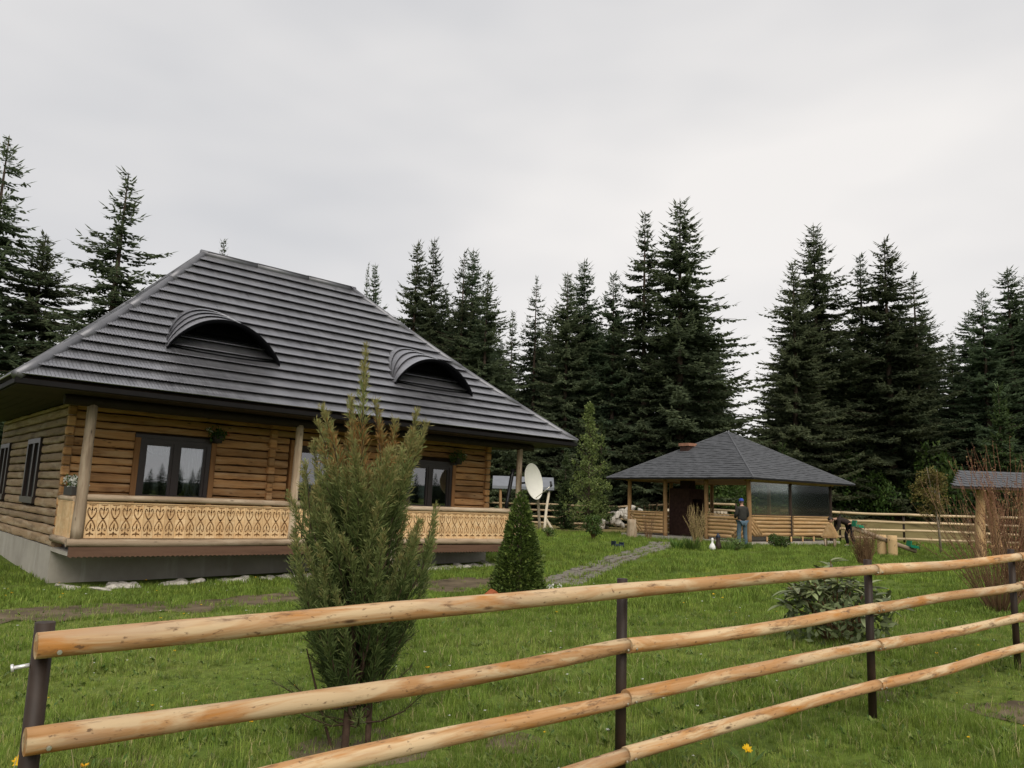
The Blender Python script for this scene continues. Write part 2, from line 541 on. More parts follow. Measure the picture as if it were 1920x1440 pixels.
# concrete plinth
m, nt, bs, _ = new_mat('rough_concrete')
g, rnd, raw = obj_coords(nt, (1, 1, 1), 3)
n1 = noise_tex(nt, g, 1.4, 7, .65)
n2 = noise_tex(nt, nd(nt, 'ShaderNodeMapping', {'Vector': raw, 'Scale': (5, 5, .7)}).outputs[0], 1.0, 4, .6)
c = ramp(nt, n1, [(.3, (.30, .27, .225)), (.7, (.42, .385, .33))])
c = mixc(nt, ramp(nt, n2, [(.56, 0), (.7, .55)]), c, (.50, .48, .43))
nt.links.new(c, bs.inputs['Base Color'])
bs.inputs['Roughness'].default_value = .9
bump(nt, bs, noise_tex(nt, g, 14, 5, .6), .3, .01)
M['concrete'] = m

# window glass: a clear pane, part seen through and part mirror by its Fresnel
m, nt, bs, out = new_mat('window_glass')
tr = nd(nt, 'ShaderNodeBsdfTransparent', {'Color': (.75, .78, .78, 1)})
gl = nd(nt, 'ShaderNodeBsdfGlossy', {'Roughness': .015, 'Color': (.95, .96, 1, 1)})
fr = nd(nt, 'ShaderNodeFresnel', {'IOR': 2.6})
mx = nd(nt, 'ShaderNodeMixShader', {0: fr.outputs[0]})
nt.links.new(tr.outputs[0], mx.inputs[1]); nt.links.new(gl.outputs[0], mx.inputs[2]); nt.links.new(mx.outputs[0], out.inputs[0])
M['glass'] = m
m, nt, bs, out = new_mat('clear_plastic_sheet')
tr = nd(nt, 'ShaderNodeBsdfTransparent', {'Color': (.86, .88, .87, 1)})
gl = nd(nt, 'ShaderNodeBsdfGlossy', {'Roughness': .05, 'Color': (.9, .95, .95, 1)})
mx = nd(nt, 'ShaderNodeMixShader', {0: nd(nt, 'ShaderNodeFresnel', {'IOR': 1.18}).outputs[0]})
df = nd(nt, 'ShaderNodeBsdfDiffuse', {'Color': (.45, .47, .44, 1)})
m2 = nd(nt, 'ShaderNodeMixShader', {0: .02})
nt.links.new(tr.outputs[0], m2.inputs[1]); nt.links.new(df.outputs[0], m2.inputs[2])
nt.links.new(m2.outputs[0], mx.inputs[1]); nt.links.new(gl.outputs[0], mx.inputs[2]); nt.links.new(mx.outputs[0], out.inputs[0])
M['sheet'] = m

# ground: earth and short turf
m, nt, bs, _ = new_mat('meadow_ground')
tc = nd(nt, 'ShaderNodeTexCoord').outputs['Object']
n1 = noise_tex(nt, tc, .35, 6, .6)
n2 = noise_tex(nt, tc, 3.0, 6, .65)
n3 = noise_tex(nt, tc, 22.0, 5, .6)
turf = ramp(nt, n1, [(.3, (.080, .125, .020)), (.5, (.125, .172, .030)), (.72, (.170, .190, .050))])
turf = mixc(nt, ramp(nt, n3, [(.35, .55), (.65, 0)]), turf, (.035, .055, .012))
soil = ramp(nt, n2, [(.3, (.055, .036, .022)), (.7, (.115, .078, .048))])
c = mixc(nt, ramp(nt, noise_tex(nt, tc, .9, 6, .7), [(.60, 0), (.70, .8)]), turf, soil)
sep = nd(nt, 'ShaderNodeSeparateXYZ', {0: tc})
dry = nd(nt, 'ShaderNodeMapRange', {0: sep.outputs[1], 1: 36.5, 2: 41.0}).outputs[0]
hay = ramp(nt, noise_tex(nt, tc, .8, 6, .7), [(.3, (.13, .11, .045)), (.7, (.235, .185, .085))])
c = mixc(nt, dry, c, hay)
nt.links.new(c, bs.inputs['Base Color'])
bs.inputs['Roughness'].default_value = .95
bs.inputs['Specular IOR Level'].default_value = .1
bump(nt, bs, mixc(nt, .5, n3, n2), .6, .04)
M['ground'] = m
M['earth'] = plain('trodden_earth', (.115, .090, .058), .95, 0, .1, .45, 2.2, .6)
M['path_stone'] = plain('grey_path_stone', (.17, .155, .13), .85, 0, .2, .3, 2.5, .4)
M['hill'] = plain('far_wooded_hill', (.045, .065, .05), .95, 0, .05, .4, .05, 0)

# ================================================================== THE SETTING
def ground_sheet():
    xs = sorted(set([-420, -260, -160, -100, -70] + [round(-50 + i * 1.0, 2) for i in range(101)] + [70, 100, 160, 260, 420]))
    ys = sorted(set([-420, -260, -160, -100, -60, -30, -15, -8, -4] + [round(i * .8, 2) for i in range(0, 90)] + [80, 100, 160, 260, 420]))
    v, f = [], []
    for y in ys:
        for x in xs:
            near = max(0, 1 - max(abs(x), abs(y - 15)) / 40)
            v.append((x, y, gz(x, y) + near * .03 * mnoise.noise((x * .6, y * .6, 0))))
    n = len(xs)
    for j in range(len(ys) - 1):
        for i in range(n - 1):
            f.append((j * n + i, j * n + i + 1, (j + 1) * n + i + 1, (j + 1) * n + i))
    o = obj('ground', mesh_from('ground', v, f, M['ground'], True))
    tag(o, 'green lawn with bare patches and dry meadow behind', kind='structure')


ground_sheet()


def gh(x, y):
    near = max(0, 1 - max(abs(x), abs(y - 15)) / 40)
    return gz(x, y) + near * .03 * mnoise.noise((x * .6, y * .6, 0))


# low wooded hills closing the horizon all round
v, f = [], []
NH = 96
for i in range(NH):
    a = 2 * pi * i / NH
    h = 7 + 5 * mnoise.noise((cos(a) * 2.3, sin(a) * 2.3, .5))
    back = max(0, -sin(a))
    h += back * (-2 + 4 * mnoise.noise((cos(a) * 5, sin(a) * 5, 3)))
    for r, z in ((330, -2), (370, h * .8), (410, h), (470, -2)):
        v.append((r * cos(a), r * sin(a), z))
for i in range(NH):
    j = (i + 1) % NH
    for k in range(3):
        f.append((i * 4 + k, j * 4 + k, j * 4 + k + 1, i * 4 + k + 1))
tag(obj('hills', mesh_from('hills', v, f, M['hill'], True)), kind='structure')

EXCL = []          # polygons where no grass grows


def in_poly(x, y, P):
    c = False
    j = len(P) - 1
    for i in range(len(P)):
        if (P[i][1] > y) != (P[j][1] > y) and x < (P[j][0] - P[i][0]) * (y - P[i][1]) / (P[j][1] - P[i][1]) + P[i][0]:
            c = not c
        j = i
    return c


def ribbon(name, pts, w, mat, lift=.012, seed=1, rag=.14, step=.3):
    """a strip laid on the ground with ragged edges"""
    rr = random.Random(seed)
    P = [Vector(p) for p in pts]
    L_, R_, v, f = [], [], [], []
    cum = []
    for i in range(len(P) - 1):
        n_ = max(1, int((P[i + 1] - P[i]).length / step))
        for k in range(n_):
            cum.append(P[i].lerp(P[i + 1], k / n_))
    cum.append(P[-1])
    for i, p in enumerate(cum):
        t = (cum[min(i + 1, len(cum) - 1)] - cum[max(i - 1, 0)]).normalized()
        nn = Vector((-t.y, t.x))
        ww = w(i / len(cum)) if callable(w) else w
        a = p + nn * (ww / 2 + rr.uniform(-rag, rag) * ww)
        b = p - nn * (ww / 2 + rr.uniform(-rag, rag) * ww)
        L_.append(a); R_.append(b)
        for q in range(5):
            s = a.lerp(b, q / 4)
            v.append((s.x, s.y, gh(s.x, s.y) + lift))
    for i in range(len(cum) - 1):
        for q in range(4):
            f.append((i * 5 + q, i * 5 + q + 1, (i + 1) * 5 + q + 1, (i + 1) * 5 + q))
    o = obj(name, mesh_from(name, v, f, mat, True))
    tag(o, kind='structure')
    EXCL.append([(a.x, a.y) for a in L_] + [(b.x, b.y) for b in reversed(R_)])
    return o, cum


earth, _ = ribbon('earth_path', [(-12.5, 4.6), (-9, 7.6), (-6.6, 9.9), (-5.3, 11.1), (-3.3, 12.9), (-.8, 15.4), (.9, 16.9)], lambda t: 1.6 + .25 * sin(t * 9), M['earth'], seed=3, rag=.2)
earth['label'] = 'brown trodden earth path in front of the log house'
pathbase, pc = ribbon('garden_path', [(1.0, 15.3), (1.9, 18.4), (2.9, 21.4), (4.1, 24.3), (5.3, 27.2), (6.0, 30.3)], .82, M['earth'], lift=.014, seed=5, rag=.05)
pathbase['label'] = 'stone-slab garden path leading to the gazebo'
# the slabs of the path, each its own piece
_slabs = []
for k in range(7):
    rr = random.Random(40 + k)
    ring = []
    nn_ = rr.choice((5, 6, 6, 7))
    for i in range(nn_):
        a = 2 * pi * i / nn_ + rr.uniform(-.18, .18)
        q = rr.uniform(.82, 1.08)
        ring.append((q * cos(a), q * sin(a)))
    vv = [(x, y, -.03) for x, y in ring] + [(x * .99, y * .99, .026) for x, y in ring] + [(x * .9, y * .9, .034) for x, y in ring]
    ff = []
    for i in range(nn_):
        j = (i + 1) % nn_
        ff += [(i, j, nn_ + j, nn_ + i), (nn_ + i, nn_ + j, 2 * nn_ + j, 2 * nn_ + i)]
    ff.append(tuple(2 * nn_ + i for i in range(nn_)))
    _slabs.append(mesh_from('stone', vv, ff, M['path_stone']))
rr = random.Random(11)
for i in range(0, len(pc)):
    p = pc[i]
    t = (pc[min(i + 1, len(pc) - 1)] - pc[max(i - 1, 0)]).normalized()
    nn_ = Vector((-t.y, t.x))
    for off in (-.3, 0.02, .33):
        s = p + nn_ * (off + rr.uniform(-.04, .04)) + t * (rr.uniform(-.05, .05) + (.13 if off == .02 else 0))
        o = obj('stone', rr.choice(_slabs), pathbase, (s.x, s.y, gh(s.x, s.y) + .012), (rr.uniform(-.03, .03), rr.uniform(-.03, .03), rr.uniform(0, 6.28)),
                (rr.uniform(.145, .19), rr.uniform(.12, .165), 1.0))


def rock_mesh(seed, flat=.55):
    bm = bmesh.new()
    bmesh.ops.create_icosphere(bm, subdivisions=2, radius=1)
    for vtx in bm.verts:
        q = 1 + .35 * mnoise.noise(vtx.co * 1.3 + Vector((seed * 7.1, 0, 0))) + .12 * mnoise.noise(vtx.co * 4 + Vector((0, seed * 3.3, 0)))
        vtx.co *= q
        vtx.co.z *= flat
    me = bpy.data.meshes.new('stone')
    bm.to_mesh(me); bm.free()
    me.materials.append(M['rock'])
    return me


ROCKS = [rock_mesh(i) for i in range(6)]

# ================================================================== THE LOG HOUSE
HX, HY, HR = -8.256, 14.262, radians(41.326)
house = empty('log_house', (HX, HY, 0), (0, radians(.55), HR), 'log house with dark hipped metal roof and carved wooden porch', 'house')
_hm = Matrix.Translation((HX, HY, 0)) @ Matrix.Rotation(HR, 4, 'Z') @ Matrix.Rotation(radians(.55), 4, 'Y')


def HW(x, y, z=0):
    return _hm @ Vector((x, y, z))


EXCL.append([tuple(HW(*p).xy) for p in ((-.1, -1.0), (10.4, -1.0), (10.4, 7.2), (-.1, 7.2))])
WL, WD = 10.26, 7.0
FLOOR = .55

# plinth
b = MB()
b.box(0.0, WL, 0.0, WD, -.7, .36)
plinth = b.build('plinth', M['concrete'], house)
MB().box(-.02, WL + .02, -1.36, -.003, .30, .36).build('porch_slab', M['concrete'], house)

# ---- logs
LOG_SEED = [0]


def log_piece(name, L_, h, depth, mat, parent, loc, rot, seed):
    """hewn log: local X along the length, -Y the outer face"""
    rr = random.Random(seed)
    segs = max(3, int(L_ / .16))
    v, f = [], []
    e0, e1 = rr.uniform(0, 99), rr.uniform(0, 99)
    n_ = 8
    for i in range(segs + 1):
        x = L_ * i / segs
        lo = .008 + .018 * mnoise.noise((x * 1.3 + e0, 0, 0)) + .010 * mnoise.noise((x * 5 + e0, 2, 0))
        hi = h - .009 + .016 * mnoise.noise((x * 1.3 + e1, 5, 0)) + .010 * mnoise.noise((x * 5 + e1, 8, 0))
        bu = .012 * mnoise.noise((x * 2 + e0, e1, 1))
        hh = hi - lo
        for (d, z) in ((.035, lo), (.002 + bu, lo + .09 * hh), (-.006 + bu, lo + .30 * hh), (-.005 + bu, lo + .68 * hh), (.002 + bu, lo + .91 * hh), (.035, hi), (depth, hi), (depth, lo)):
            v.append((x, d, z))
    for i in range(segs):
        for k in range(n_):
            k2 = (k + 1) % n_
            f.append((i * n_ + k, (i + 1) * n_ + k, (i + 1) * n_ + k2, i * n_ + k2))
    f.append(tuple(range(n_)))
    f.append(tuple(segs * n_ + n_ - 1 - k for k in range(n_)))
    me = mesh_from(name, v, f, mat, False)
    return obj(name, me, parent, loc, rot)


def log_wall(parent, length, z0, z1, openings, mat, to_loc, rotz, lh=.168, x0=0.0, seed=0):
    rr = random.Random(seed)
    z = z0
    row = 0
    while z < z1 - .06:
        h = min(lh * rr.uniform(.88, 1.14), z1 - z)
        cuts = [(x0, length)]
        for (a, b_, za, zb) in openings:
            if z + h > za + .04 and z < zb - .04:
                nc = []
                for (s, e) in cuts:
                    if b_ <= s or a >= e: nc.append((s, e)); continue
                    if a - s > .05: nc.append((s, a))
                    if e - b_ > .05: nc.append((b_, e))
                cuts = nc
        for (s, e) in cuts:
            LOG_SEED[0] += 1
            log_piece('log', e - s - .004, h, .15, mat, parent, to_loc(s + .002, z), (0, 0, rotz), LOG_SEED[0] + seed * 100)
        z += h
        row += 1


W1 = (1.31, 2.69, 1.22, 2.46)
W2 = (7.58, 8.98, 1.22, 2.40)
DR = (4.55, 5.62, FLOOR, 2.58)
fo = [(W[0] - .1, W[1] + .1, W[2] - .02, W[3] + .03) for W in (W1, W2)] + [(DR[0] - .13, DR[1] + .13, 0, DR[3] + .1)]
log_wall(house, WL - .14, FLOOR - .19, 3.02, fo, M['log'], lambda s, z: (s, 0, z), 0, seed=1, x0=.14)
SW1 = (2.0, 3.28, 1.12, 2.42)
SW2 = (5.55, 6.75, 1.12, 2.42)
# left side wall: local X of the log runs from the back to the front
so = [(WD - W[1] - .05, WD - W[0] + .05, W[2] - .02, W[3] + .03) for W in (SW1, SW2)]
log_wall(house, WD - .01, .36, 3.02, so, M['side_log'], lambda s, z: (0, WD - s, z), -pi / 2, seed=2)
log_wall(house, WD - .01, .36, 3.02, [], M['side_log'], lambda s, z: (WL, s, z), pi / 2, seed=3)
# log ends of the inner wall and at the corners
rr = random.Random(5)
for cx in (4.02, 10.16, .07):
    z = FLOOR
    while z < 2.95:
        h = rr.uniform(.17, .21)
        w_ = rr.uniform(.13, .17) if cx > .1 else .14
        bevel_box('log_end', (w_, .12, h - .025), M['log'], house, (cx + rr.uniform(-.01, .01), -.035 + (.04 if cx < .1 else 0), z + h / 2), bev=.02)
        z += h
b = MB()
b.box(.1, WL - .1, .11, .13, .36, 3.0)
b.box(.11, .13, .14, WD - .1, .36, 3.0)
b.box(WL - .13, WL - .11, .14, WD - .1, .36, 3.0)
b.box(.1, WL - .1, WD - .13, WD - .11, .36, 3.0)
MB().box(0.0, WL, WD - .1, WD, .36, 3.0).build('back_wall', M['side_log'], house)
# inner lining with the openings left free
lin = MB()


def lining(length, z0, z1, openings, put):
    xs = sorted({0.14, length} | {a for o in openings for a in o[:2]})
    for i in range(len(xs) - 1):
        mid_ = (xs[i] + xs[i + 1]) / 2
        op = [o for o in openings if o[0] < mid_ < o[1]]
        if not op:
            put(xs[i], xs[i + 1], z0, z1)
        else:
            if op[0][2] > z0: put(xs[i], xs[i + 1], z0, op[0][2])
            put(xs[i], xs[i + 1], op[0][3], z1)


lining(WL - .14, .36, 3.0, [W1, DR, W2], lambda a, b_, c, d: lin.box(a, b_, .09, .13, c, d))
lining(WD - .12, .36, 3.0, [SW1, SW2], lambda a, b_, c, d: lin.box(.09, .13, a, b_, c, d))
lin.box(.14, WL, WD - .14, WD - .12, .36, 3.0)
lin.box(WL - .14, WL - .12, .14, WD - .14, .36, 3.0)
lin.build('wall_lining', M['chink'], house)
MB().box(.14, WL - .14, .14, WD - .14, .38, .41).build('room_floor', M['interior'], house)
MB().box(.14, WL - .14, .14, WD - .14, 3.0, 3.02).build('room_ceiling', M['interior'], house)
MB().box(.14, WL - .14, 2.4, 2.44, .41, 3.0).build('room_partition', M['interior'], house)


# ---- windows of the front
def front_window(W, curtain_side, valance):
    a, b_, z0, z1 = W
    win = MB()
    t = .085
    win.box(a, b_, -.035, .09, z1 - t, z1).box(a, b_, -.035, .09, z0, z0 + t).box(a, a + t, -.035, .09, z0 + t, z1 - t).box(b_ - t, b_, -.035, .09, z0 + t, z1 - t)
    wo = win.build('window', M['frame'], house)
    cx = (a + b_) / 2
    s = MB().box(cx - .05, cx + .05, -.03, .085, z0 + t, z1 - t).build('mullion', M['frame'], wo)
    for (p, q) in ((a + t, cx - .05), (cx + .05, b_ - t)):
        c_ = MB()
        k = .05
        c_.box(p, q, -.015, .06, z1 - t - k, z1 - t).box(p, q, -.015, .06, z0 + t, z0 + t + k).box(p, p + k, -.015, .06, z0 + t + k, z1 - t - k).box(q - k, q, -.015, .06, z0 + t + k, z1 - t - k)
        c_.build('casement', M['frame'], wo)
        MB().box(p + k, q - k, .018, .026, z0 + t + k, z1 - t - k).build('pane', M['glass'], wo)
    # curtain
    cu = MB()
    n_ = 26
    base = len(cu.v)
    for (p, q, side) in ((a + t, cx, -1), (cx, b_ - t, 1)):
        base = len(cu.v)
        for i in range(n_ + 1):
            x = p + (q - p) * i / n_
            y = .20 + .025 * sin(i * 2.1)
            u_ = (i / n_) if side < 0 else 1 - i / n_
            hem = z1 - .14 - .16 * sin(u_ * pi) if valance else z0 + .12
            if curtain_side == side:
                hem = z0 + .1 + (z1 - z0 - .3) * max(0, (u_ - .45)) ** .7
            cu.v += [(x, y, z1 - .04), (x, y + .01, hem)]
        for i in range(n_):
            j = base + i * 2
            cu.f.append((j, j + 1, j + 3, j + 2))
    cu.build('curtain', M['curtain'], wo)
    for (x, nm) in ((a - .055, 'trim_board'), (b_ + .055, 'trim_board')):
        bevel_box('trim_board', (z1 - z0 + .06, .105, .05), M['trim'], house, (x, -.028, (z0 + z1) / 2), (0, -pi / 2, pi / 2), .006).name = 'trim_board'
    MB().box(a - .11, b_ + .11, -.06, .05, z1, z1 + .07).build('lintel_board', M['frame'], wo)


front_window(W1, 1, True)
front_window(W2, -1, False)


def side_window(W):
    a, b_, z0, z1 = W
    win = MB()
    t = .1
    win.box(-.04, .09, a, b_, z1 - t, z1).box(-.06, .09, a - .04, b_ + .04, z0 - .03, z0 + t).box(-.04, .09, a, a + t, z0 + t, z1 - t).box(-.04, .09, b_ - t, b_, z0 + t, z1 - t)
    wo = win.build('window', M['frame'], house)
    cy = (a + b_) / 2
    MB().box(-.03, .08, cy - .05, cy + .05, z0 + t, z1 - t).build('mullion', M['frame'], wo)
    for (p, q) in ((a + t, cy - .05), (cy + .05, b_ - t)):
        MB().box(.02, .028, p, q, z0 + t, z1 - t).build('pane', M['dark_pane'], wo)


side_window(SW1)
side_window(SW2)

# ---- door
a, b_, z0, z1 = DR
dj = MB()
dj.box(a - .1, a, -.05, .1, z0, z1 + .1).box(b_, b_ + .1, -.05, .1, z0, z1 + .1).box(a, b_, -.05, .1, z1, z1 + .1)
dj.build('door_frame', M['trim'], house)
dl = MB().box(a + .003, b_ - .003, .03, .075, z0, z1 - .003).build('door', M['dark_wood'], house)
MB().box(a + .14, b_ - .14, .018, .027, z0 + .95, z1 - .16).build('door_pane', M['glass'], dl)
MB().tube([(b_ - .08, -.03, 1.55), (b_ - .18, -.03, 1.55)], .012, 6).box(b_ - .09, b_ - .07, -.03, .03, 1.54, 1.56).build('door_handle', M['screw'], dl)
# wall lamp
lampo = MB().box(5.12, 5.30, -.10, -.03, 2.66, 2.76).build('wall_lamp', M['dark_metal'], house)
MB().box(5.135, 5.285, -.112, -.101, 2.67, 2.75).build('lamp_lens', M['white'], lampo)

# ---- porch: floor planks, fascia, beam, posts, rails
for i in range(8):
    bevel_box('floor_plank', (WL + .02, .165, .05), M['mattress'], house, (WL / 2, -1.27 + i * .168, .50), bev=.004)
for i in range(11):
    bevel_box('floor_joist', (1.30, .09, .12), M['dark_wood'], house, (.2 + i * .98, -.70, .412), (0, 0, pi / 2), .006)
PY = -1.30


def scallop(name, x0, x1, zt, zb, y, th, parent, mat, pitch=.085):
    v, f = [], []
    n_ = int((x1 - x0) / pitch)
    cols = []
    for i in range(n_):
        for q in range(4):
            t = q / 4
            cols.append((x0 + (i + t) * (x1 - x0) / n_, zb + .022 * abs(cos(pi * t))))
    cols.append((x1, zb + .022))
    for (x, z) in cols:
        v += [(x, y, zt), (x, y, z), (x, y + th, zt), (x, y + th, z)]
    for i in range(len(cols) - 1):
        a_, c_ = i * 4, i * 4 + 4
        f += [(a_, a_ + 1, c_ + 1, c_), (a_ + 2, c_ + 2, c_ + 3, a_ + 3), (a_ + 1, a_ + 3, c_ + 3, c_ + 1), (a_, c_, c_ + 2, a_ + 2)]
    f += [(0, 2, 3, 1), tuple(len(v) - 4 + i for i in (0, 1, 3, 2))]
    return obj(name, mesh_from(name, v, f, mat), parent)


scallop('fascia_board', -.02, 4.50, .452, .272, -1.402, .03, house, M['fascia'])
scallop('fascia_board', 5.75, WL + .02, .452, .272, -1.402, .03, house, M['fascia'])
rod('sill_log', (-.06, -1.36, .52), (4.5, -1.36, .52), .07, .066, M['post'], house, 12, wob=.012, bump=.1, seed=21)
rod('sill_log', (5.75, -1.36, .52), (WL + .04, -1.36, .52), .066, .07, M['post'], house, 12, wob=.012, bump=.1, seed=22)
rod('sill_log', (.0, -1.25, .53), (.0, -.02, .53), .065, .065, M['post'], house, 10, wob=.01, bump=.1, seed=23)
for i, px_ in enumerate((.10, 4.0, 10.18)):
    rod('porch_post', (px_, PY, .57), (px_, PY, 2.90), .10 if i == 0 else .085, .085 if i == 0 else .075, M['post'], house, 12, wob=.012, bump=.12, seed=31 + i)
rod('stair_newel', (4.47, PY - .03, .10), (4.47, PY - .03, 1.40), .06, .055, M['post'], house, 10, wob=.008, bump=.1, seed=41)
rod('stair_newel', (5.78, PY - .03, .10), (5.78, PY - .03, 1.40), .06, .055, M['post'], house, 10, wob=.008, bump=.1, seed=42)
rod('eave_beam', (-.35, PY, 2.93), (WL + .35, PY, 2.93), .09, .085, M['soffit'], house, 10, wob=.02, bump=.08, seed=43)
for (xa, xb, sd) in ((.18, 3.93, 1), (4.06, 4.42, 2), (5.84, 10.10, 4)):
    rod('hand_rail', (xa, PY - .01, 1.286), (xb, PY - .01, 1.286), .056, .056, M['post'], house, 12, wob=.008, bump=.1, seed=50 + sd)
rod('hand_rail', (.04, -1.2, 1.25), (.04, -.05, 1.25), .05, .05, M['post'], house, 10, wob=.006, bump=.1, seed=57)
rod('hand_rail', (WL - .04, -1.2, 1.25), (WL - .04, -.05, 1.25), .05, .05, M['post'], house, 10, wob=.006, bump=.1, seed=58)


# fretwork boards with their scrolls cut right through
def fret_mesh(w, h, hole, nx, ny, th=.03):
    dx, dz = w / nx, h / ny
    G = [[not hole((i + .5) / nx * 2 - 1, (j + .5) / ny) for i in range(nx)] for j in range(ny)]
    v, f, idx = [], [], {}

    def vid(i, j, k):
        key = (i, j, k)
        if key not in idx:
            idx[key] = len(v)
            v.append((-w / 2 + i * dx, k * th, j * dz))
        return idx[key]
    for j in range(ny):
        for i in range(nx):
            if not G[j][i]: continue
            f.append((vid(i, j, 0), vid(i + 1, j, 0), vid(i + 1, j + 1, 0), vid(i, j + 1, 0)))
            f.append((vid(i, j, 1), vid(i, j + 1, 1), vid(i + 1, j + 1, 1), vid(i + 1, j, 1)))
            for (di, dj, e) in ((-1, 0, ((i, j + 1), (i, j))), (1, 0, ((i + 1, j), (i + 1, j + 1))), (0, -1, ((i, j), (i + 1, j))), (0, 1, ((i + 1, j + 1), (i, j + 1)))):
                ii, jj = i + di, j + dj
                if ii < 0 or jj < 0 or ii >= nx or jj >= ny or not G[jj][ii]:
                    f.append((vid(*e[1], 0), vid(*e[0], 0), vid(*e[0], 1), vid(*e[1], 1)))
    return mesh_from('fretwork_board', v, f, M['fret'])


def scroll(x, z):
    """x in -1..1 across the board, z in 0..1 up it"""
    asp = .29           # half width / height
    def d(x0, z0): return sqrt(((x - x0) * asp) ** 2 + (z - z0) ** 2)
    ax = abs(x)
    # crossing S strokes
    if .27 < z < .80:
        c_ = .74 * sin(pi * (z - .535) / .50)
        sl = .74 * pi / .50 * cos(pi * (z - .535) / .50) * asp
        wd = .024 * sqrt(1 + sl * sl) + .008
        if abs(x - c_) * asp < wd or abs(x + c_) * asp < wd: return True
    # hooks
    for zz, s_ in ((.80, 1), (.27, -1)):
        rr_ = sqrt(((ax - .54) * asp) ** 2 + (z - zz) ** 2)
        if abs(rr_ - .055) < .023 and (z - zz) * s_ > -.005: return True
        if d(.40, zz) < .022 or d(-.40, zz) < .022: return True
    if ax * asp + abs(z - .535) < .046: return True
    # upper dart
    if .66 < z < .90 and ax * asp < .036 * (1 - abs(z - .80) / .15) + .012: return True
    if .90 <= z < .965 and ax * asp < .016 + .08 * (z - .90): return True
    if abs(z - .935 - ax * .03) < .014 and ax < .6: return True
    # lower dart and fleur
    if .16 < z < .43 and ax * asp < .042 * (1 - abs(z - .33) / .12) + .014: return True
    if abs(z - .12 + (ax - .25) ** 2 * .12) < .024 and ax < .68: return True
    if .045 < z < .19 and ax * asp < .050 * (1 - abs(z - .13) / .09) + .010: return True
    return False


def slits(x, z):
    for zz in (.18, .50, .86):
        if abs(x) * .3 + abs(z - zz) * .6 < .055: return True
    return False


FB = fret_mesh(.1835, .598, scroll, 36, 112)
SB = fret_mesh(.118, .598, slits, 14, 60)
n_ = 0
for (xa, xb) in ((.20, 3.93), (5.84, 10.10)):
    k = round((xb - xa) / .186)
    for i in range(k):
        obj('fretwork_board', FB, house, (xa + (i + .5) * (xb - xa) / k, PY - .012, .594))
for (xa, xb) in ((4.07, 4.41),):
    k = 2
    for i in range(k):
        obj('fretwork_board', SB, house, (xa + (i + .5) * (xb - xa) / k, PY - .012, .594))
for xx in (.03, WL - .05):
    for i in range(9):
        obj('fretwork_board', SB, house, (xx, -1.14 + i * .121, .594), (0, 0, pi / 2))
MB().box(.19, 3.93, PY - .03, PY + .02, 1.196, 1.214).build('panel_moulding', M['fret'], house)
MB().box(5.84, 10.1, PY - .03, PY + .02, 1.196, 1.214).build('panel_moulding', M['fret'], house)
MB().box(.0, .07, -1.19, -.06, 1.196, 1.212).build('panel_moulding', M['fret'], house)

# steps with a log handrail
for i in range(3):
    bevel_box('step', (1.24, .30, .05), M['post'], house, (5.12, -1.57 - i * .28, .42 - i * .19))
for sx in (4.47, 5.78):
    rod('stair_rail', (sx, PY - .08, 1.12), (sx - .02, -2.35, .50), .045, .04, M['grey_pole'], house, 10, wob=.01, bump=.1, seed=61)
    rod('stair_rail', (sx, PY - .08, .66), (sx - .02, -2.35, .02), .045, .04, M['grey_pole'], house, 10, wob=.01, bump=.1, seed=62)
    rod('stair_post', (sx, -2.36, -.35), (sx, -2.36, .62), .05, .05, M['grey_pole'], house, 10, seed=63)

# downpipe-like dark strut beside the end post
rod('strut', (10.05, PY + .10, 2.35), (9.86, PY + .10, 1.35), .05, .05, M['dark_metal'], house, 8, seed=64)
rod('corner_bracket', (-.05, -1.38, .43), (-.02, -1.1, .50), .016, .016, M['dark_metal'], house, 6, seed=65)

# ---- roof
EZ, RZ = 3.12, 7.24
EX0, EX1, EY0, EY1 = -1.2, 11.5, -2.07, 7.57
RX0, RX1, RY = 3.05, 7.20, 2.75


def pz(t):
    return EZ + (RZ - EZ) * t - .13 * sin(pi * t)


def roof_z(y):
    return pz((y - EY0) / (RY - EY0))


roof = MB()
e = [(EX0, EY0, EZ - .03), (EX1, EY0, EZ - .03), (EX1, EY1, EZ - .03), (EX0, EY1, EZ - .03)]
ts = [i / 6 for i in range(7)]


def rp(c, t):
    rx = RX0 if c in (0, 3) else RX1
    return (e[c][0] + (rx - e[c][0]) * t, e[c][1] + (RY - e[c][1]) * t, pz(t) - .05)


for i in range(6):
    for c in range(4):
        d_ = (c + 1) % 4
        roof.poly([rp(c, ts[i]), rp(d_, ts[i]), rp(d_, ts[i + 1]), rp(c, ts[i + 1])])
roof_o = roof.build('roof', M['soffit'], house)
NC = 17


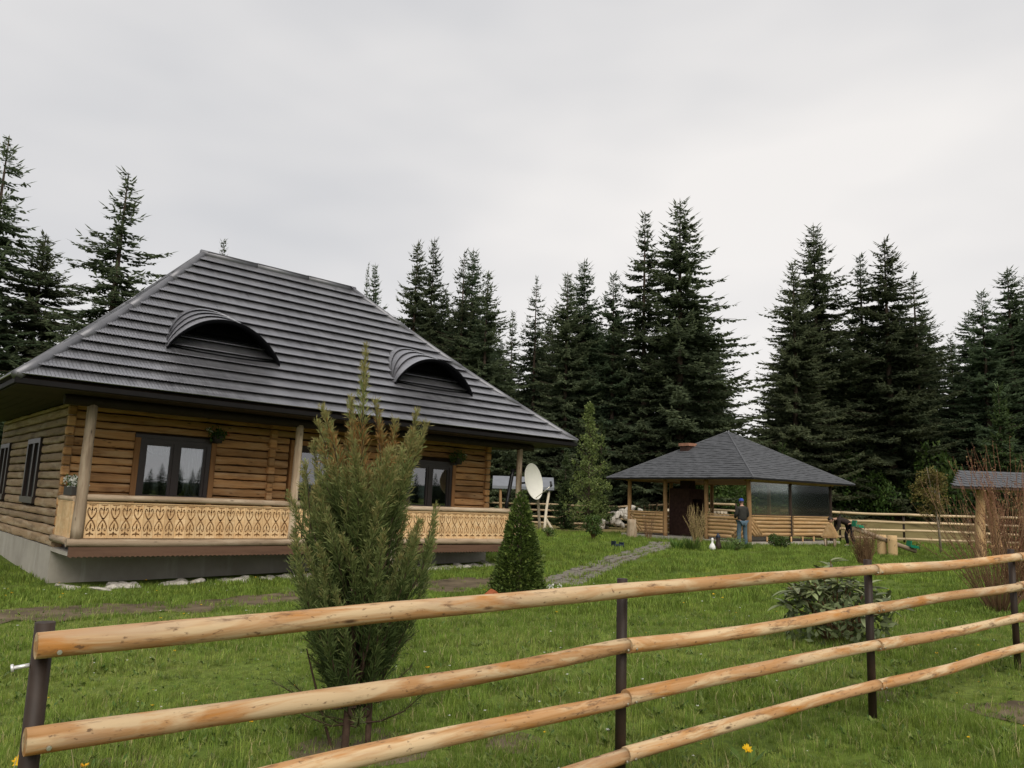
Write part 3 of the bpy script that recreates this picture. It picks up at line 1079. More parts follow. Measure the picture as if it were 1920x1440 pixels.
def tile_course(t0, t1, ea, eb, ra, rb, mat, seed, ribs=True):
    """one course of the tiled sheet between profile stations t0 and t1; a/b are the eave and ridge ends (x,y)"""
    ea, eb, ra, rb = (Vector(p) for p in (ea, eb, ra, rb))
    a0, b0, a1, b1 = ea.lerp(ra, t0), eb.lerp(rb, t0), ea.lerp(ra, t1), eb.lerp(rb, t1)
    al = (eb - ea).normalized()
    Ltot = (eb - ea).length
    pitch = .060 if ribs == 1 else .12
    us = []
    k = 0
    while k * pitch < Ltot:
        base = k * pitch
        us += [(base, 0.0), (base + pitch * .78, 0.0), (base + pitch * .89, -.010)] if ribs else [(base, 0.0)]
        k += 1
    us.append((Ltot, 0.0))
    run = (a1 - a0)
    # outward normal approximated by profile slope
    inn = Vector((-al.y, al.x))
    if inn.dot(ra - ea) < 0: inn = -inn
    rr = random.Random(seed)
    v, f = [], []
    slope = Vector((inn.x * (a1 - a0).dot(inn), inn.y * (a1 - a0).dot(inn), pz(t1) - pz(t0))).normalized()
    nv = Vector((-inn.x * slope.z, -inn.y * slope.z, (slope.xy.length)))
    dt_ = (t1 - t0)
    rows = ((t0 + dt_ * .30, .000), (t0 + dt_ * .16, .036), (t0 + dt_ * .01, .074), (t0, .088), (t0 + dt_ * .5, .048), (t1 + dt_ * .34, .004))
    for ri, (t, up_) in enumerate(rows):
        A, B = ea.lerp(ra, t), eb.lerp(rb, t)
        s0, s1 = (A - ea).dot(al), (B - ea).dot(al)
        for (s, dp) in us:
            ss = min(max(s, s0), s1)
            p = A + al * (ss - s0)
            w_ = up_ + (dp if ri > 1 else 0) + .003 * mnoise.noise((ss * 1.1, t * 40, seed))
            z = pz(t)
            v.append((p.x + nv.x * w_, p.y + nv.y * w_, z + nv.z * w_))
    n2 = len(us)
    for r in range(len(rows) - 1):
        for i in range(n2 - 1):
            f.append((r * n2 + i, r * n2 + i + 1, (r + 1) * n2 + i + 1, (r + 1) * n2 + i))
    return mesh_from('tile_course', v, f, mat)


for i in range(NC):
    t0, t1 = i / NC, (i + 1) / NC
    obj('tile_course', tile_course(t0, t1, (EX0, EY0), (EX1, EY0), (RX0, RY), (RX1, RY), M['tile'], i), roof_o)
    obj('tile_course', tile_course(t0, t1, (EX0, EY1), (EX0, EY0), (RX0, RY), (RX0, RY), M['tile'], 40 + i, 2), roof_o)
    obj('tile_course', tile_course(t0, t1, (EX1, EY0), (EX1, EY1), (RX1, RY), (RX1, RY), M['tile'], 80 + i, 2), roof_o)
    obj('tile_course', tile_course(t0, t1, (EX1, EY1), (EX0, EY1), (RX1, RY), (RX0, RY), M['tile'], 120 + i, 2), roof_o)


def cap_line(c, rx):
    pts = [Vector((e[c][0] + (rx - e[c][0]) * t, e[c][1] + (RY - e[c][1]) * t, pz(t) + .03)) for t in [i / 12 for i in range(13)]]
    for k in range(4):
        seg = pts[k * 3:k * 3 + 4]
        MB().tube(seg, [.088, .084, .082, .078], 10).build('hip_cap', M['ridge_cap'], roof_o, True)


cap_line(0, RX0); cap_line(1, RX1); cap_line(2, RX1); cap_line(3, RX0)
for k in range(3):
    xa = RX0 - .08 + k * (RX1 - RX0 + .16) / 3
    xb = RX0 - .08 + (k + 1) * (RX1 - RX0 + .16) / 3
    MB().tube([(xa, RY, RZ + .035), (xb + .02, RY, RZ + .035)], [.09, .082], 10).build('ridge_cap', M['ridge_cap'], roof_o, True)
# eave boards and soffit
for (p, q, nm) in (((EX0, EY0), (EX1, EY0), 0), ((EX0, EY1), (EX0, EY0), 1), ((EX1, EY0), (EX1, EY1), 2)):
    p_, q_ = Vector((*p, EZ - .045)), Vector((*q, EZ - .045))
    mid_ = (p_ + q_) / 2
    bevel_box('eave_board', ((q_ - p_).length, .03, .085), M['eave'], roof_o, mid_, (0, 0, atan2(q_.y - p_.y, q_.x - p_.x)), .004)
nb = 11
for i in range(nb):
    y0 = EY0 + .03 + i * (2.04 / nb)
    MB().box(EX0 + .03, EX1 - .03, y0, y0 + 2.04 / nb - .012, EZ - .10, EZ - .08).build('soffit_board', M['soffit'], roof_o)
for i in range(6):
    x0 = EX0 + .03 + i * (1.17 / 6)
    MB().box(x0, x0 + 1.17 / 6 - .012, .0, EY1 - .03, EZ - .10, EZ - .08).build('soffit_board', M['soffit'], roof_o)
    x0 = WL + .05 + i * (1.17 / 6)
    MB().box(x0, x0 + 1.17 / 6 - .012, .0, EY1 - .03, EZ - .10, EZ - .08).build('soffit_board', M['soffit'], roof_o)


# ---- eyebrow dormers
def dormer(xc, hw):
    yf, H = -.72, .72
    S = [i / 30 - 1 for i in range(61)]
    root = None
    sl = .35

    def arch(s): return H * max(0.0, 1 - abs(s) ** 2.1) ** .85

    def back(s):
        a = arch(s)
        z0 = roof_z(yf) + a
        lo, hi = 0, 3.0
        for _ in range(30):
            m_ = (lo + hi) / 2
            if z0 + sl * m_ > roof_z(yf + m_) + .0: lo = m_
            else: hi = m_
        return lo
    BK = [back(s) for s in S]
    # face board, set back in the mouth
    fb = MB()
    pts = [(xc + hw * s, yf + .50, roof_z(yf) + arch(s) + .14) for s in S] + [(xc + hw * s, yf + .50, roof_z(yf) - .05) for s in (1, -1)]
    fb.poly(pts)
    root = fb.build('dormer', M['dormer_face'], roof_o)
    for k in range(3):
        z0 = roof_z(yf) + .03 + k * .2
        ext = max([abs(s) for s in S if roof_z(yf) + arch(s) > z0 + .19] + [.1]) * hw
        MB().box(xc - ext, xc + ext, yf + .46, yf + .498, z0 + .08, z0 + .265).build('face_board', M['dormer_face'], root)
    # shell in courses
    nco = 4
    for c in range(nco):
        v, f = [], []
        for i, s in enumerate(S):
            for (q, lift) in (((c + .3) / nco if c else 0, -.02), (c / nco, .040 if c else -.01), (c / nco, .055), ((c + 1.32) / nco if c < nco - 1 else 1.02, -.012 if c < nco - 1 else 0)):
                dep = BK[i] * q
                x = xc + hw * s
                y = yf - .12 + dep if q == 0 else yf + dep
                z = roof_z(yf) + arch(s) + sl * (y - yf) + lift
                rib = -.008 if i % 2 else 0
                v.append((x, y, z + rib + .02))
        for i in range(len(S) - 1):
            for r in range(3):
                f.append((i * 4 + r, (i + 1) * 4 + r, (i + 1) * 4 + r + 1, i * 4 + r + 1))
        obj('tile_course', mesh_from('tile_course', v, f, M['tile']), root)
    # underside and rim
    v, f = [], []
    for s in S:
        x = xc + hw * s
        z = roof_z(yf) + arch(s)
        v += [(x, yf - .122, z + .03), (x, yf - .122, z - .05), (x, yf + .52, z + .14)]
    for i in range(len(S) - 1):
        for r in range(2):
            f.append((i * 3 + r, (i + 1) * 3 + r, (i + 1) * 3 + r + 1, i * 3 + r + 1))
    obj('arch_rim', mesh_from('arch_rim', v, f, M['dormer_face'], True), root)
    # apron flashing and mouth floor, near-black to paint shade into the mouth
    ap = MB()
    d_ = Vector((0, 1, (roof_z(yf) - roof_z(yf - .4)) / .4)).normalized()
    nv = Vector((0, -d_.z, d_.y))
    q = []
    for s in (-.98, -.5, 0, .5, .98):
        top_ = Vector((xc + hw * s, yf + .33, roof_z(yf + .05) + .075 - 0 * s))
        top_.y = yf + .48; top_.z = roof_z(yf + .02) + .09
        bot = Vector((xc + hw * s * .97, yf - .10 + .06 * s * s, 0))
        bot.z = roof_z(bot.y) + .10
        q.append((top_, bot))
    for i in range(4):
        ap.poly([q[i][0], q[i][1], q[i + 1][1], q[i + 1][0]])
    ap.build('apron', M['dormer_face'], root)


M['dormer_face'] = plain('shade_dark_dormer_board', (.005, .005, .006), .8, 0, .03, .2, 2)  # near-black colour puts the shade of the recessed mouth into the boards
dormer(2.51, 1.15)
dormer(7.72, 1.17)

# ================================================================== RAIL FENCE IN FRONT
FP = [(-1.345, 2.36), (.60, 4.05), (2.61, 5.61), (4.61, 7.09), (6.6, 8.58)]
FZ = [(1.024, .759, .50, .24), (1.037, .778, .521, .249), (1.079, .816, .559, .291), (1.125, .866, .596, .337), (1.165, .905, .635, .375)]
fence = empty('rail_fence', (FP[0][0], FP[0][1], 0), (0, 0, 0), 'peeled round-rail fence on dark steel posts across the foreground', 'fence')
FO = Vector((FP[0][0], FP[0][1], 0))


def fl(p): return Vector(p) - FO


fdir = (Vector(FP[3]) - Vector(FP[0])).normalized()
FP = [FP[0]] + [(x + fdir.x * .035, y + fdir.y * .035) for x, y in FP[1:]]
fn = Vector((fdir.y, -fdir.x))                # towards the camera
for i, (x, y) in enumerate(FP):
    top_ = FZ[i][0] + (.068 if i else .062)
    p = Vector((x, y)) - fn * .062 + fdir * (.03 if i else 0)
    m = MB()
    g0 = gh(p.x, p.y) - .1
    m.tube([(p.x - FO.x, p.y - FO.y, g0), (p.x - FO.x, p.y - FO.y, top_)], .028, 16)
    po = m.build('post', M['steel_post'], fence, True)
    for pl_ in po.data.polygons:
        if abs(pl_.normal.z) > .9: pl_.use_smooth = False
sd = 200
for r in range(4):
    spans = [(0, 2), (2, 3), (3, 4)] if r == 0 else [(0, 1), (1, 2), (2, 3), (3, 4)]
    for (a, b_) in spans:
        sd += 1
        pa = Vector((*FP[a], FZ[a][r]))
        pb = Vector((*FP[b_], FZ[b_][r]))
        d_ = (pb - pa).normalized()
        pa = pa - d_ * (.026 if a == 0 else -.004) + Vector((fn.x, fn.y, 0)) * .0
        pb = pb - d_ * .004
        ro = rod('rail', fl(pa), fl(pb), .0390 + RNG.uniform(-.001, .002), .0362 + RNG.uniform(-.001, .001), M['fence_rail'], fence, 20, segs=int((pb - pa).length / .07), wob=.016, bump=.10, seed=sd)
        if a == 0:
            ends = [.055]
        else:
            ends = [.03]
        Lr = (pb - pa).length
        for s in ends + [Lr - .028]:
            sp = pa + d_ * s + Vector((fn.x, fn.y, 0)) * .0385
            sc = MB()
            sc.tube([(s, -.0375, -.012), (s, -.0435, -.012)], .0075, 6)
            sc.tube([(s, -.043, -.012), (s, -.0465, -.012)], .0045, 6)
            sc.build('screw', M['screw'], ro)
# galvanised hinge pin on the first post
hp = Vector((FP[0][0], FP[0][1])) - fn * .062
MB().tube([(hp.x - FO.x - .020, hp.y - FO.y - .02, .965), (hp.x - FO.x - .062, hp.y - FO.y - .035, .957)], .006, 8).tube([(hp.x - FO.x - .058, hp.y - FO.y - .033, .958), (hp.x - FO.x - .064, hp.y - FO.y - .036, .9565)], .012, 8).build('hinge_pin', M['bolt_white'], fence, True)

# ================================================================== FAR FENCE
def far_fence(name, pts, label, gap=2.9, hgt=1.36, nr=4, sp=.37):
    o0 = Vector((pts[0][0], pts[0][1], 0))
    root = empty(name, o0, (0, 0, 0), label, 'fence')
    P = []
    for i in range(len(pts) - 1):
        a, b_ = Vector(pts[i]), Vector(pts[i + 1])
        n_ = max(1, round((b_ - a).length / gap))
        P += [a.lerp(b_, k / n_) for k in range(n_)]
    P.append(Vector(pts[-1]))
    for i, p in enumerate(P):
        g = gh(p.x, p.y)
        MB().tube([(p.x - o0.x, p.y - o0.y, g - .1), (p.x - o0.x, p.y - o0.y, g + hgt + .06)], .05, 10).build('post', M['steel_post'], root, True)
    for i in range(len(P) - 1):
        for r in range(nr):
            a, b_ = P[i], P[i + 1]
            d_ = (b_ - a).normalized() * .004
            za, zb = gh(a.x, a.y) + hgt - r * sp, gh(b_.x, b_.y) + hgt - r * sp
            q = Vector((-d_.y, d_.x)).normalized() * -.11
            if q.y > 0: q = -q
            rod('rail', (a.x + q.x + d_.x - o0.x, a.y + q.y + d_.y - o0.y, za), (b_.x + q.x - d_.x - o0.x, b_.y + q.y - d_.y - o0.y, zb), .06, .055, M['far_rail'], root, 8, segs=6, wob=.02, bump=.06, seed=300 + i * 5 + r)
    return root


far_fence('boundary_fence', [(-8.0, 49.5), (9.6, 46.6), (12.6, 43.0)], 'pale round-rail boundary fence between log house and gazebo', 3.1, 1.22, 4, .36)
far_fence('boundary_fence', [(12.9, 36.9), (15.6, 36.6), (18.55, 36.5), (30.0, 35.4)], 'pale round-rail boundary fence running right of the gazebo', 2.9, 1.36, 4, .37)

# ================================================================== GAZEBO
GA = atan2(.6157, .788)
gaz = empty('gazebo', (9.34, 29.52, 0), (0, 0, GA), 'open timber gazebo with grey pyramid roof and log walls', 'gazebo')
GW, GH = 7.53, 7.86          # local X to the right, local Y to the back left
GZ0 = .05
IN = .75
# floor slab
MB().box(IN - .25, GW - IN + .25, IN - .25, GH - IN + .25, -.3, .13).build('floor_slab', M['concrete'], gaz)
# posts
gp = [(IN, IN), (IN, IN + 2.05), (IN, IN + 4.24), (IN, GH - IN), (IN + 2.9, IN), (GW - IN, IN), (GW - IN, IN + 3.1), (GW - IN, GH - IN), (IN + 2.9, GH - IN)]
for i, (x, y) in enumerate(gp):
    thin = i in (4, 5)
    rod('post', (x, y, .10), (x, y, 2.56), .095 if not thin else .07, .085 if not thin else .065, M['gaz_post'] if not thin else M['dark_wood'], gaz, 10, wob=.012, bump=.08, seed=400 + i)
# ring beams
for k, (p, q) in enumerate((((IN - .2, IN), (GW - IN + .2, IN)), ((IN, IN - .2), (IN, GH - IN + .2)), ((GW - IN, IN - .2), (GW - IN, GH - IN + .2)), ((IN - .2, GH - IN), (GW - IN + .2, GH - IN)))):
    rod('ring_beam', (*p, 2.57 + (.06 if k in (1, 2) else 0)), (*q, 2.57 + (.06 if k in (1, 2) else 0)), .085, .085, M['gaz_post'], gaz, 8, seed=420 + k)
# log infill between posts
def infill(p, q, z0, z1, n_, seed, diag=0):
    p, q = Vector(p), Vector(q)
    d_ = (q - p).normalized()
    L_ = (q - p).length
    h = (z1 - z0) / n_
    for i in range(n_):
        a = p + d_ * .1
        b2 = q - d_ * .1
        z = z0 + (i + .5) * h
        if diag == 1: a = a + d_ * (.06 + .75 * (n_ - 1 - i) / n_)
        if diag == -1: b2 = b2 - d_ * (.06 + .75 * (n_ - 1 - i) / n_)
        if diag == 2: a = a + d_ * (.10 + .62 * i / n_)
        rod('wall_log', (a.x, a.y, z), (b2.x, b2.y, z), h * .5, h * .47, M['gaz_log'], gaz, 10, segs=8, wob=.008, bump=.05, seed=seed + i)
    if diag:
        # slanting short poles filling the triangle next to the post
        base = p if diag in (1, 2) else q
        s_ = 1 if diag in (1, 2) else -1
        for k in range(4):
            o1 = .11 + k * .17
            if diag == 2: continue
            rod('slanting_pole', (base.x + d_.x * s_ * .10, base.y + d_.y * s_ * .10, z0 + (z1 - z0) * (1 - k * .22) - .03), (base.x + d_.x * s_ * (.10 + .80 * (1 - k * .22)), base.y + d_.y * s_ * (.10 + .80 * (1 - k * .22)), z0 + .03), .06, .06, M['gaz_log'], gaz, 8, segs=3, bump=.05, seed=seed + 50 + k)
    # cap board
    m_ = (p + q) / 2
    bevel_box('cap_board', (L_ - .2, .17, .045), M['gaz_log'], gaz, (m_.x, m_.y, z1 + .03), (0, 0, atan2(d_.y, d_.x)), .006)


infill((IN, IN), (IN, IN + 2.05), .22, 1.12, 6, 430, diag=1)
infill((IN, IN + 4.24), (IN, GH - IN), .22, 1.10, 6, 440, diag=-1)
infill((IN, IN), (IN + 2.9, IN), .34, 1.12, 5, 450, diag=1)
infill((IN + 2.9, IN), (GW - IN, IN), .34, 1.12, 5, 460, diag=0)
infill((GW - IN, IN), (GW - IN, IN + 3.1), .22, 1.12, 5, 470)
infill((IN, GH - IN), (IN + 2.9, GH - IN), .22, 1.1, 5, 480)
infill((IN + 2.9, GH - IN), (GW - IN, GH - IN), .22, 1.1, 5, 490)
# stilts below the right-hand side
for i in range(6):
    rod('stilt', (IN + .95 + i * .85, IN - .16, -.15), (IN + .95 + i * .85, IN - .16, .34), .035, .035, M['gaz_log'], gaz, 8, segs=2, seed=500 + i)
# plastic sheets in the right-hand side
for (xa, xb) in ((IN + .09, IN + 2.83), (IN + 2.97, GW - IN - .07)):
    MB().box(xa, xb, IN - .006, IN + .006, 1.19, 2.47).build('clear_sheet', M['sheet'], gaz)
    MB().box(xa, xb, IN - .03, IN + .03, 1.175, 1.21).build('sheet_rail', M['dark_wood'], gaz)
# roof: four faces in shingle courses
apex = Vector((GW / 2, GH / 2, 4.82))
ec = [Vector((0, 0, 2.60)), Vector((GW, 0, 2.60)), Vector((GW, GH, 2.60)), Vector((0, GH, 2.60))]
gro = MB()
for i in range(4):
    gro.poly([ec[i] - Vector((0, 0, .04)), ec[(i + 1) % 4] - Vector((0, 0, .04)), apex - Vector((0, 0, .04))])
gro.poly([c - Vector((0, 0, .045)) for c in ec])
groof = gro.build('roof', M['gaz_post'], gaz)
NG = 26
for i in range(4):
    A, B = ec[i], ec[(i + 1) % 4]
    nv = (B - A).cross(apex - A).normalized()
    if nv.z < 0: nv = -nv
    for c in range(NG):
        t0, t1 = c / NG, (c + 1) / NG
        a0, b0 = A.lerp(apex, t0), B.lerp(apex, t0)
        a1, b1 = A.lerp(apex, min(1, t1 + .01)), B.lerp(apex, min(1, t1 + .01))
        n_ = max(1, int((b0 - a0).length / .22))
        v, f = [], []
        rr = random.Random(c * 7 + i)
        for k in range(n_ + 1):
            s = k / n_
            jit = rr.uniform(-.012, .012)
            p0, p1 = a0.lerp(b0, s), a1.lerp(b1, s)
            for (p, up_) in ((p0, 0), (p0, .022 + jit), (p1, .004)):
                v.append(tuple(p + nv * up_))
        for k in range(n_):
            f += [(k * 3, k * 3 + 3, k * 3 + 4, k * 3 + 1), (k * 3 + 1, k * 3 + 4, k * 3 + 5, k * 3 + 2)]
        obj('shingle_course', mesh_from('shingle_course', v, f, M['shingle_roof']), groof)
for i in range(4):
    MB().tube([ec[i] + Vector((0, 0, .0)), apex + Vector((0, 0, .01))], [.045, .04], 6).build('hip_cap', M['shingle'], groof)
for i in range(4):
    A, B = ec[i], ec[(i + 1) % 4]
    d_ = (B - A)
    bevel_box('eave_board', (d_.length, .025, .06), M['eave'], groof, (A + B) / 2 - Vector((0, 0, .03)), (0, 0, atan2(d_.y, d_.x)), .004)
# brick fireplace with chimney
fx, fy = 2.4, 5.1
fb = MB()
fb.box(fx - .6, fx + .6, fy - .55, fy + .55, .13, 1.0)
fb.box(fx - .6, fx - .35, fy - .55, fy + .55, 1.0, 1.75).box(fx + .35, fx + .6, fy - .55, fy + .55, 1.0, 1.75).box(fx - .35, fx + .35, fy + .3, fy + .55, 1.0, 1.75)
fb.box(fx - .6, fx + .6, fy - .55, fy + .55, 1.75, 2.2)
fb.box(fx - .24, fx + .24, fy - .24, fy + .24, 2.2, 4.12)
fire = fb.build('fireplace', M['brick'], gaz)
MB().box(fx - .35, fx + .35, fy + .28, fy + .299, 1.0, 1.75).build('fire_back', M['soot_and_shade'], fire)
MB().box(fx - .29, fx + .29, fy - .29, fy + .29, 4.122, 4.25).build('chimney_cap', M['cap_brick'], fire)
MB().box(fx - .45, fx + .45, fy - .557, fy - .551, .2, .85).build('wood_store_shade', M['soot_and_shade'], fire)  # flat black plate on the brick, painted as the shaded hollow of the niche

_gm = Matrix.Translation((9.34, 29.52, 0)) @ Matrix.Rotation(GA, 4, 'Z')
EXCL.append([tuple((_gm @ Vector((x, y, 0))).xy) for x, y in ((IN - .3, IN - .3), (GW - IN + .3, IN - .3), (GW - IN + .3, GH - IN + .3), (IN - .3, GH - IN + .3))])


def GWp(x, y, z=0): return _gm @ Vector((x, y, z))


# firewood stack seen through the gazebo
fw = empty('firewood_stack', (9.2, 44.6, gh(9.2, 44.6)), (0, 0, -.12), 'stack of split firewood seen through the gazebo', 'firewood')
rr = random.Random(77)
LOGM = []
for k in range(3):
    b = MB(); b.tube([(0, 0, 0), (0, .5, 0)], 1, 7)
    LOGM.append(mesh_from('firewood_log', b.v, b.f, M['grey_pole']))
for row in range(7):
    for k in range(17):
        o = obj('firewood_log', LOGM[k % 3], fw, (k * .2 + (row % 2) * .1, rr.uniform(-.05, .05), .1 + row * .17), (0, rr.uniform(0, 6), 0), (rr.uniform(.085, .105), 1, rr.uniform(.085, .105)))
# pile of pale stones left of the gazebo
rp_ = empty('stone_heap', (7.0, 43.8, gh(7.0, 43.8)), (0, 0, 0), 'heap of pale boulders behind the left end of the gazebo', 'boulders')
for k in range(34):
    q = rr.uniform(0, 1)
    x = rr.gauss(0, 1.15)
    obj('boulder', rr.choice(ROCKS), rp_, (x, rr.gauss(0, .5), max(.1, (1.25 - abs(x) * .45) * rr.uniform(.15, 1.0))), (rr.uniform(0, 6), rr.uniform(0, 6), rr.uniform(0, 6)), rr.uniform(.18, .36))

# ================================================================== WELL SHELTER ON THE RIGHT
well = empty('roofed_well', (14.55, 23.3, 0), (0, 0, radians(3)), 'small shingled roof on thick log posts at the right edge', 'shelter')
for k, x in enumerate((-.42, .25, 2.35, 2.9)):
    yy = -.1 if k in (0, 2) else .55
    rod('post', (x - (.14 if k == 0 else -.22 if k == 1 else 0), yy - .05, -.1), (x, yy, 2.35), .155, .12, M['gaz_post'] if k % 2 else M['gaz_log'], well, 12, wob=.02, bump=.12, seed=520 + k)
rod('cross_bar', (-.2, .0, .55), (2.9, .0, .52), .06, .06, M['gaz_log'], well, 10, bump=.08, seed=527)
rod('cross_bar', (-.5, .28, 2.36), (3.4, .28, 2.36), .07, .07, M['gaz_post'], well, 10, bump=.08, seed=528)
wr = MB()
x0, x1 = -1.74, 3.9
yr, ye, zr, ze = .28, -.75, 2.78, 2.28
XI = .95
wr.poly([(x0, ye, ze), (x1, ye, ze), (x1, yr, zr), (x0 + XI, yr, zr)]).poly([(x0 + XI, yr, zr), (x1, yr, zr), (x1, 1.3, ze), (x0 + 2 * XI, 1.3, ze)]).poly([(x0, ye, ze - .06), (x1, ye, ze - .06), (x1, 1.3, ze - .06), (x0 + 2 * XI, 1.3, ze - .06)])
wr.poly([(x0, ye, ze), (x0 + XI, yr, zr), (x0 + 2 * XI, 1.3, ze), (x0 + 2 * XI, 1.3, ze - .06), (x0, ye, ze - .06)]).poly([(x0, ye, ze), (x1, ye, ze), (x1, ye, ze - .06), (x0, ye, ze - .06)])
wroof = wr.build('roof', M['dark_wood'], well)
sh = MB()
sh.box(-.5, .5, 0, 1, 0, 1)
# a bitumen shingle: a thin tab with a rounded lower edge
v = [(-.5, 1, 0), (.5, 1, 0), (.5, .25, .5), (.3, .03, .6), (0, 0, .65), (-.3, .03, .6), (-.5, .25, .5)]
v2 = v + [(x, y, z - .5) for x, y, z in v]
SHM = mesh_from('shingle', v2, [(0, 6, 5, 4, 3, 2, 1)] + [(i, i + 1, i + 8, i + 7) for i in range(1, 6)] + [(7, 8, 9, 10, 11, 12, 13)], M['shingle'])
ln = sqrt((yr - ye) ** 2 + (zr - ze) ** 2)
pit = atan2(zr - ze, yr - ye)
rows, cw = 7, .235
for r in range(rows):
    k = 0
    x = x0 + (.0 if r % 2 else -.117)
    while x < x1:
        c0, c1 = max(x, x0 + XI * (r + .5) / rows), min(x + cw, x1)
        if c1 - c0 > .04:
            t = r / rows
            yy, zz = ye - .03 + (yr - ye) * t, ze - .012 + (zr - ze) * t
            obj('shingle', SHM, wroof, ((c0 + c1) / 2, yy, zz + .012), (pit, 0, rr.uniform(-.02, .02)), (c1 - c0 - .008, ln / rows * 1.35, .03 * rr.uniform(.7, 1.3)))
        x += cw

# ================================================================== ROOFED SWING FAR BEHIND THE HOUSE
sw = empty('roofed_garden_swing', (.75, 39.0, gh(.75, 39)), (0, 0, 0), 'roofed log swing standing behind the satellite dish', 'swing')
wr = MB()
wr.poly([(-1.55, -.75, 2.12), (1.5, -.75, 2.12), (1.5, 0, 2.62), (-1.55, 0, 2.62)]).poly([(-1.55, 0, 2.62), (1.5, 0, 2.62), (1.5, .75, 2.12), (-1.55, .75, 2.12)])
wr.poly([(-1.55, -.75, 2.10), (1.5, -.75, 2.10), (1.5, .75, 2.10), (-1.55, .75, 2.10)]).poly([(-1.55, -.75, 2.12), (-1.55, 0, 2.62), (-1.55, .75, 2.12)]).poly([(1.5, -.75, 2.12), (1.5, .75, 2.12), (1.5, 0, 2.62)])
wr.poly([(-1.55, -.76, 2.12), (1.5, -.76, 2.12), (1.5, -.76, 1.98), (-1.55, -.76, 1.98)])
wr.build('roof', M['swing_roof'], sw)
for k, (a, b2, mt) in enumerate((((-1.15, -.55, 2.1), (-1.05, -.95, -.05), 'gaz_post'), ((-1.15, .5, 2.1), (-1.2, .9, -.05), 'gaz_post'), ((1.28, -.5, 2.1), (1.05, -1.0, -.05), 'grey_pole'), ((.72, .4, 2.1), (.92, .75, -.05), 'grey_pole'), ((1.1, -.2, .7), (1.5, -.3, .0), 'grey_pole'))):
    rod('leg', a, b2, .06, .08, M[mt], sw, 8, segs=6, wob=.02, bump=.1, seed=540 + k)
sb = bevel_box('swing_seat', (1.2, .45, .06), M['gaz_post'], sw, (-.2, 0, .55))
for sx in (-.75, .35):
    rod('chain', (sx, 0, .55), (sx, 0, 2.12), .015, .015, M['dark_metal'], sw, 5, segs=1)

# ================================================================== SATELLITE DISH (on the end post of the porch)
dpos = HW(10.36, -1.55, 2.04)
dn = Vector((.845, -.49, .18)).normalized()
dish = empty('satellite_dish', dpos, dn.to_track_quat('Z', 'Y').to_euler(), 'cream satellite dish fixed to the end post of the porch', 'satellite dish')
prof = []
for i in range(9):
    r = .46 * i / 8
    prof.append((r, .10 * (r / .46) ** 2))
d = MB()
d.lathe(prof + [(.47, .108), (.465, .092)] + [(r, z - .012) for r, z in reversed(prof)], 40)
d.build('reflector', M['dish'], dish, True)
iq = dn.to_track_quat('Z', 'Y').inverted()
down = (iq @ Vector((0, 0, -1)))
down.z = 0
down.normalize()
tip = Vector((0, 0, .55)) + down * .20
MB().tube([down * .44 + Vector((0, 0, .06)), tip], .012, 8).build('feed_arm', M['screw'], dish, True)
MB().tube([tip, tip + (Vector((0, 0, .1)) - tip).normalized() * .0 + Vector((0, 0, .03)) - down * .01, tip - down * .12 + Vector((0, 0, .02))], [.03, .03, .026], 10).build('receiver', M['dark_metal'], dish, True)
back = iq @ (HW(10.2, -1.32, 2.0) - dpos)
MB().tube([(0, 0, -.005), (0, 0, -.10), back], .025, 8).build('mount', M['dark_metal'], dish, True)

# ================================================================== SEESAW
ss = empty('seesaw', (13.05, 26.9, gh(12.9, 26.9)), (0, 0, 0), 'log seesaw with two green seats on the lawn', 'seesaw')
pa, pb = Vector((-1.12, 0, .88)), Vector((1.05, .1, .16))
rod('beam', pa, pb, .085, .075, M['post'], ss, 12, wob=.01, bump=.08, seed=560)
for dy in (-.17, .17):
    rod('support_log', (.02 - dy * .6, dy, -.1), (.02 - dy * .6, dy, .68), .155, .15, M['fresh_log'], ss, 16, segs=4, bump=.05, seed=561 + int(dy * 10), smooth=True)
MB().tube([(.0, -.25, .53), (.0, .25, .53)], .02, 8).build('axle', M['dark_metal'], ss)
for (c, an) in ((pa.lerp(pb, .07), .35), (pa.lerp(pb, .95), .35)):
    g_ = MB()
    g_.box(-.15, .15, -.16, .16, .08, .11).box(-.16, -.13, -.16, .16, .11, .30).box(-.13, .12, -.16, -.135, .11, .17).box(-.13, .12, .135, .16, .11, .17)
    so_ = g_.build('seat', M['green_plastic'], ss, False, c, (0, .15, 0))
    MB().tube([(.17, -.12, .06), (.17, -.12, .22), (.17, .12, .22), (.17, .12, .06)], .012, 6).build('handle', M['dark_metal'], so_)

# ================================================================== SMALL WOODEN FEEDER HOUSE BY THE GAZEBO
fd = empty('wooden_feeder_house', (12.98, 31.4, gh(12.98, 31.4)), (0, 0, radians(62)), 'little wooden house with steep slatted roof beside the bending person', 'feeder')
fd.scale = (.76, .76, .92)
for sx in (-.28, .28):
    for sy in (-.22, .22):
        rod('leg', (sx, sy, -.05), (sx, sy, .42), .05, .05, M['post'], fd, 8, segs=2)
MB().box(-.36, .36, -.3, .3, .40, .45).build('base_board', M['gaz_post'], fd)
for i in range(5):
    a = -.38 + i * .155
    for s in (-1, 1):
        bevel_box('roof_slat', (.70, .13, .03), M['gaz_log'], fd, (a + .07, s * .19, .72), (s * 0, 0, 0), .004).rotation_euler = (0, 0, 0)
        COLo = fd.children[-1]
        COLo.rotation_euler = Vector((0, -s * .52, .85)).to_track_quat('X', 'Y').to_euler()
MB().poly([(-.37, -.32, .46), (-.37, .32, .46), (-.37, 0, 1.0)]).build('gable', M['gaz_log'], fd)

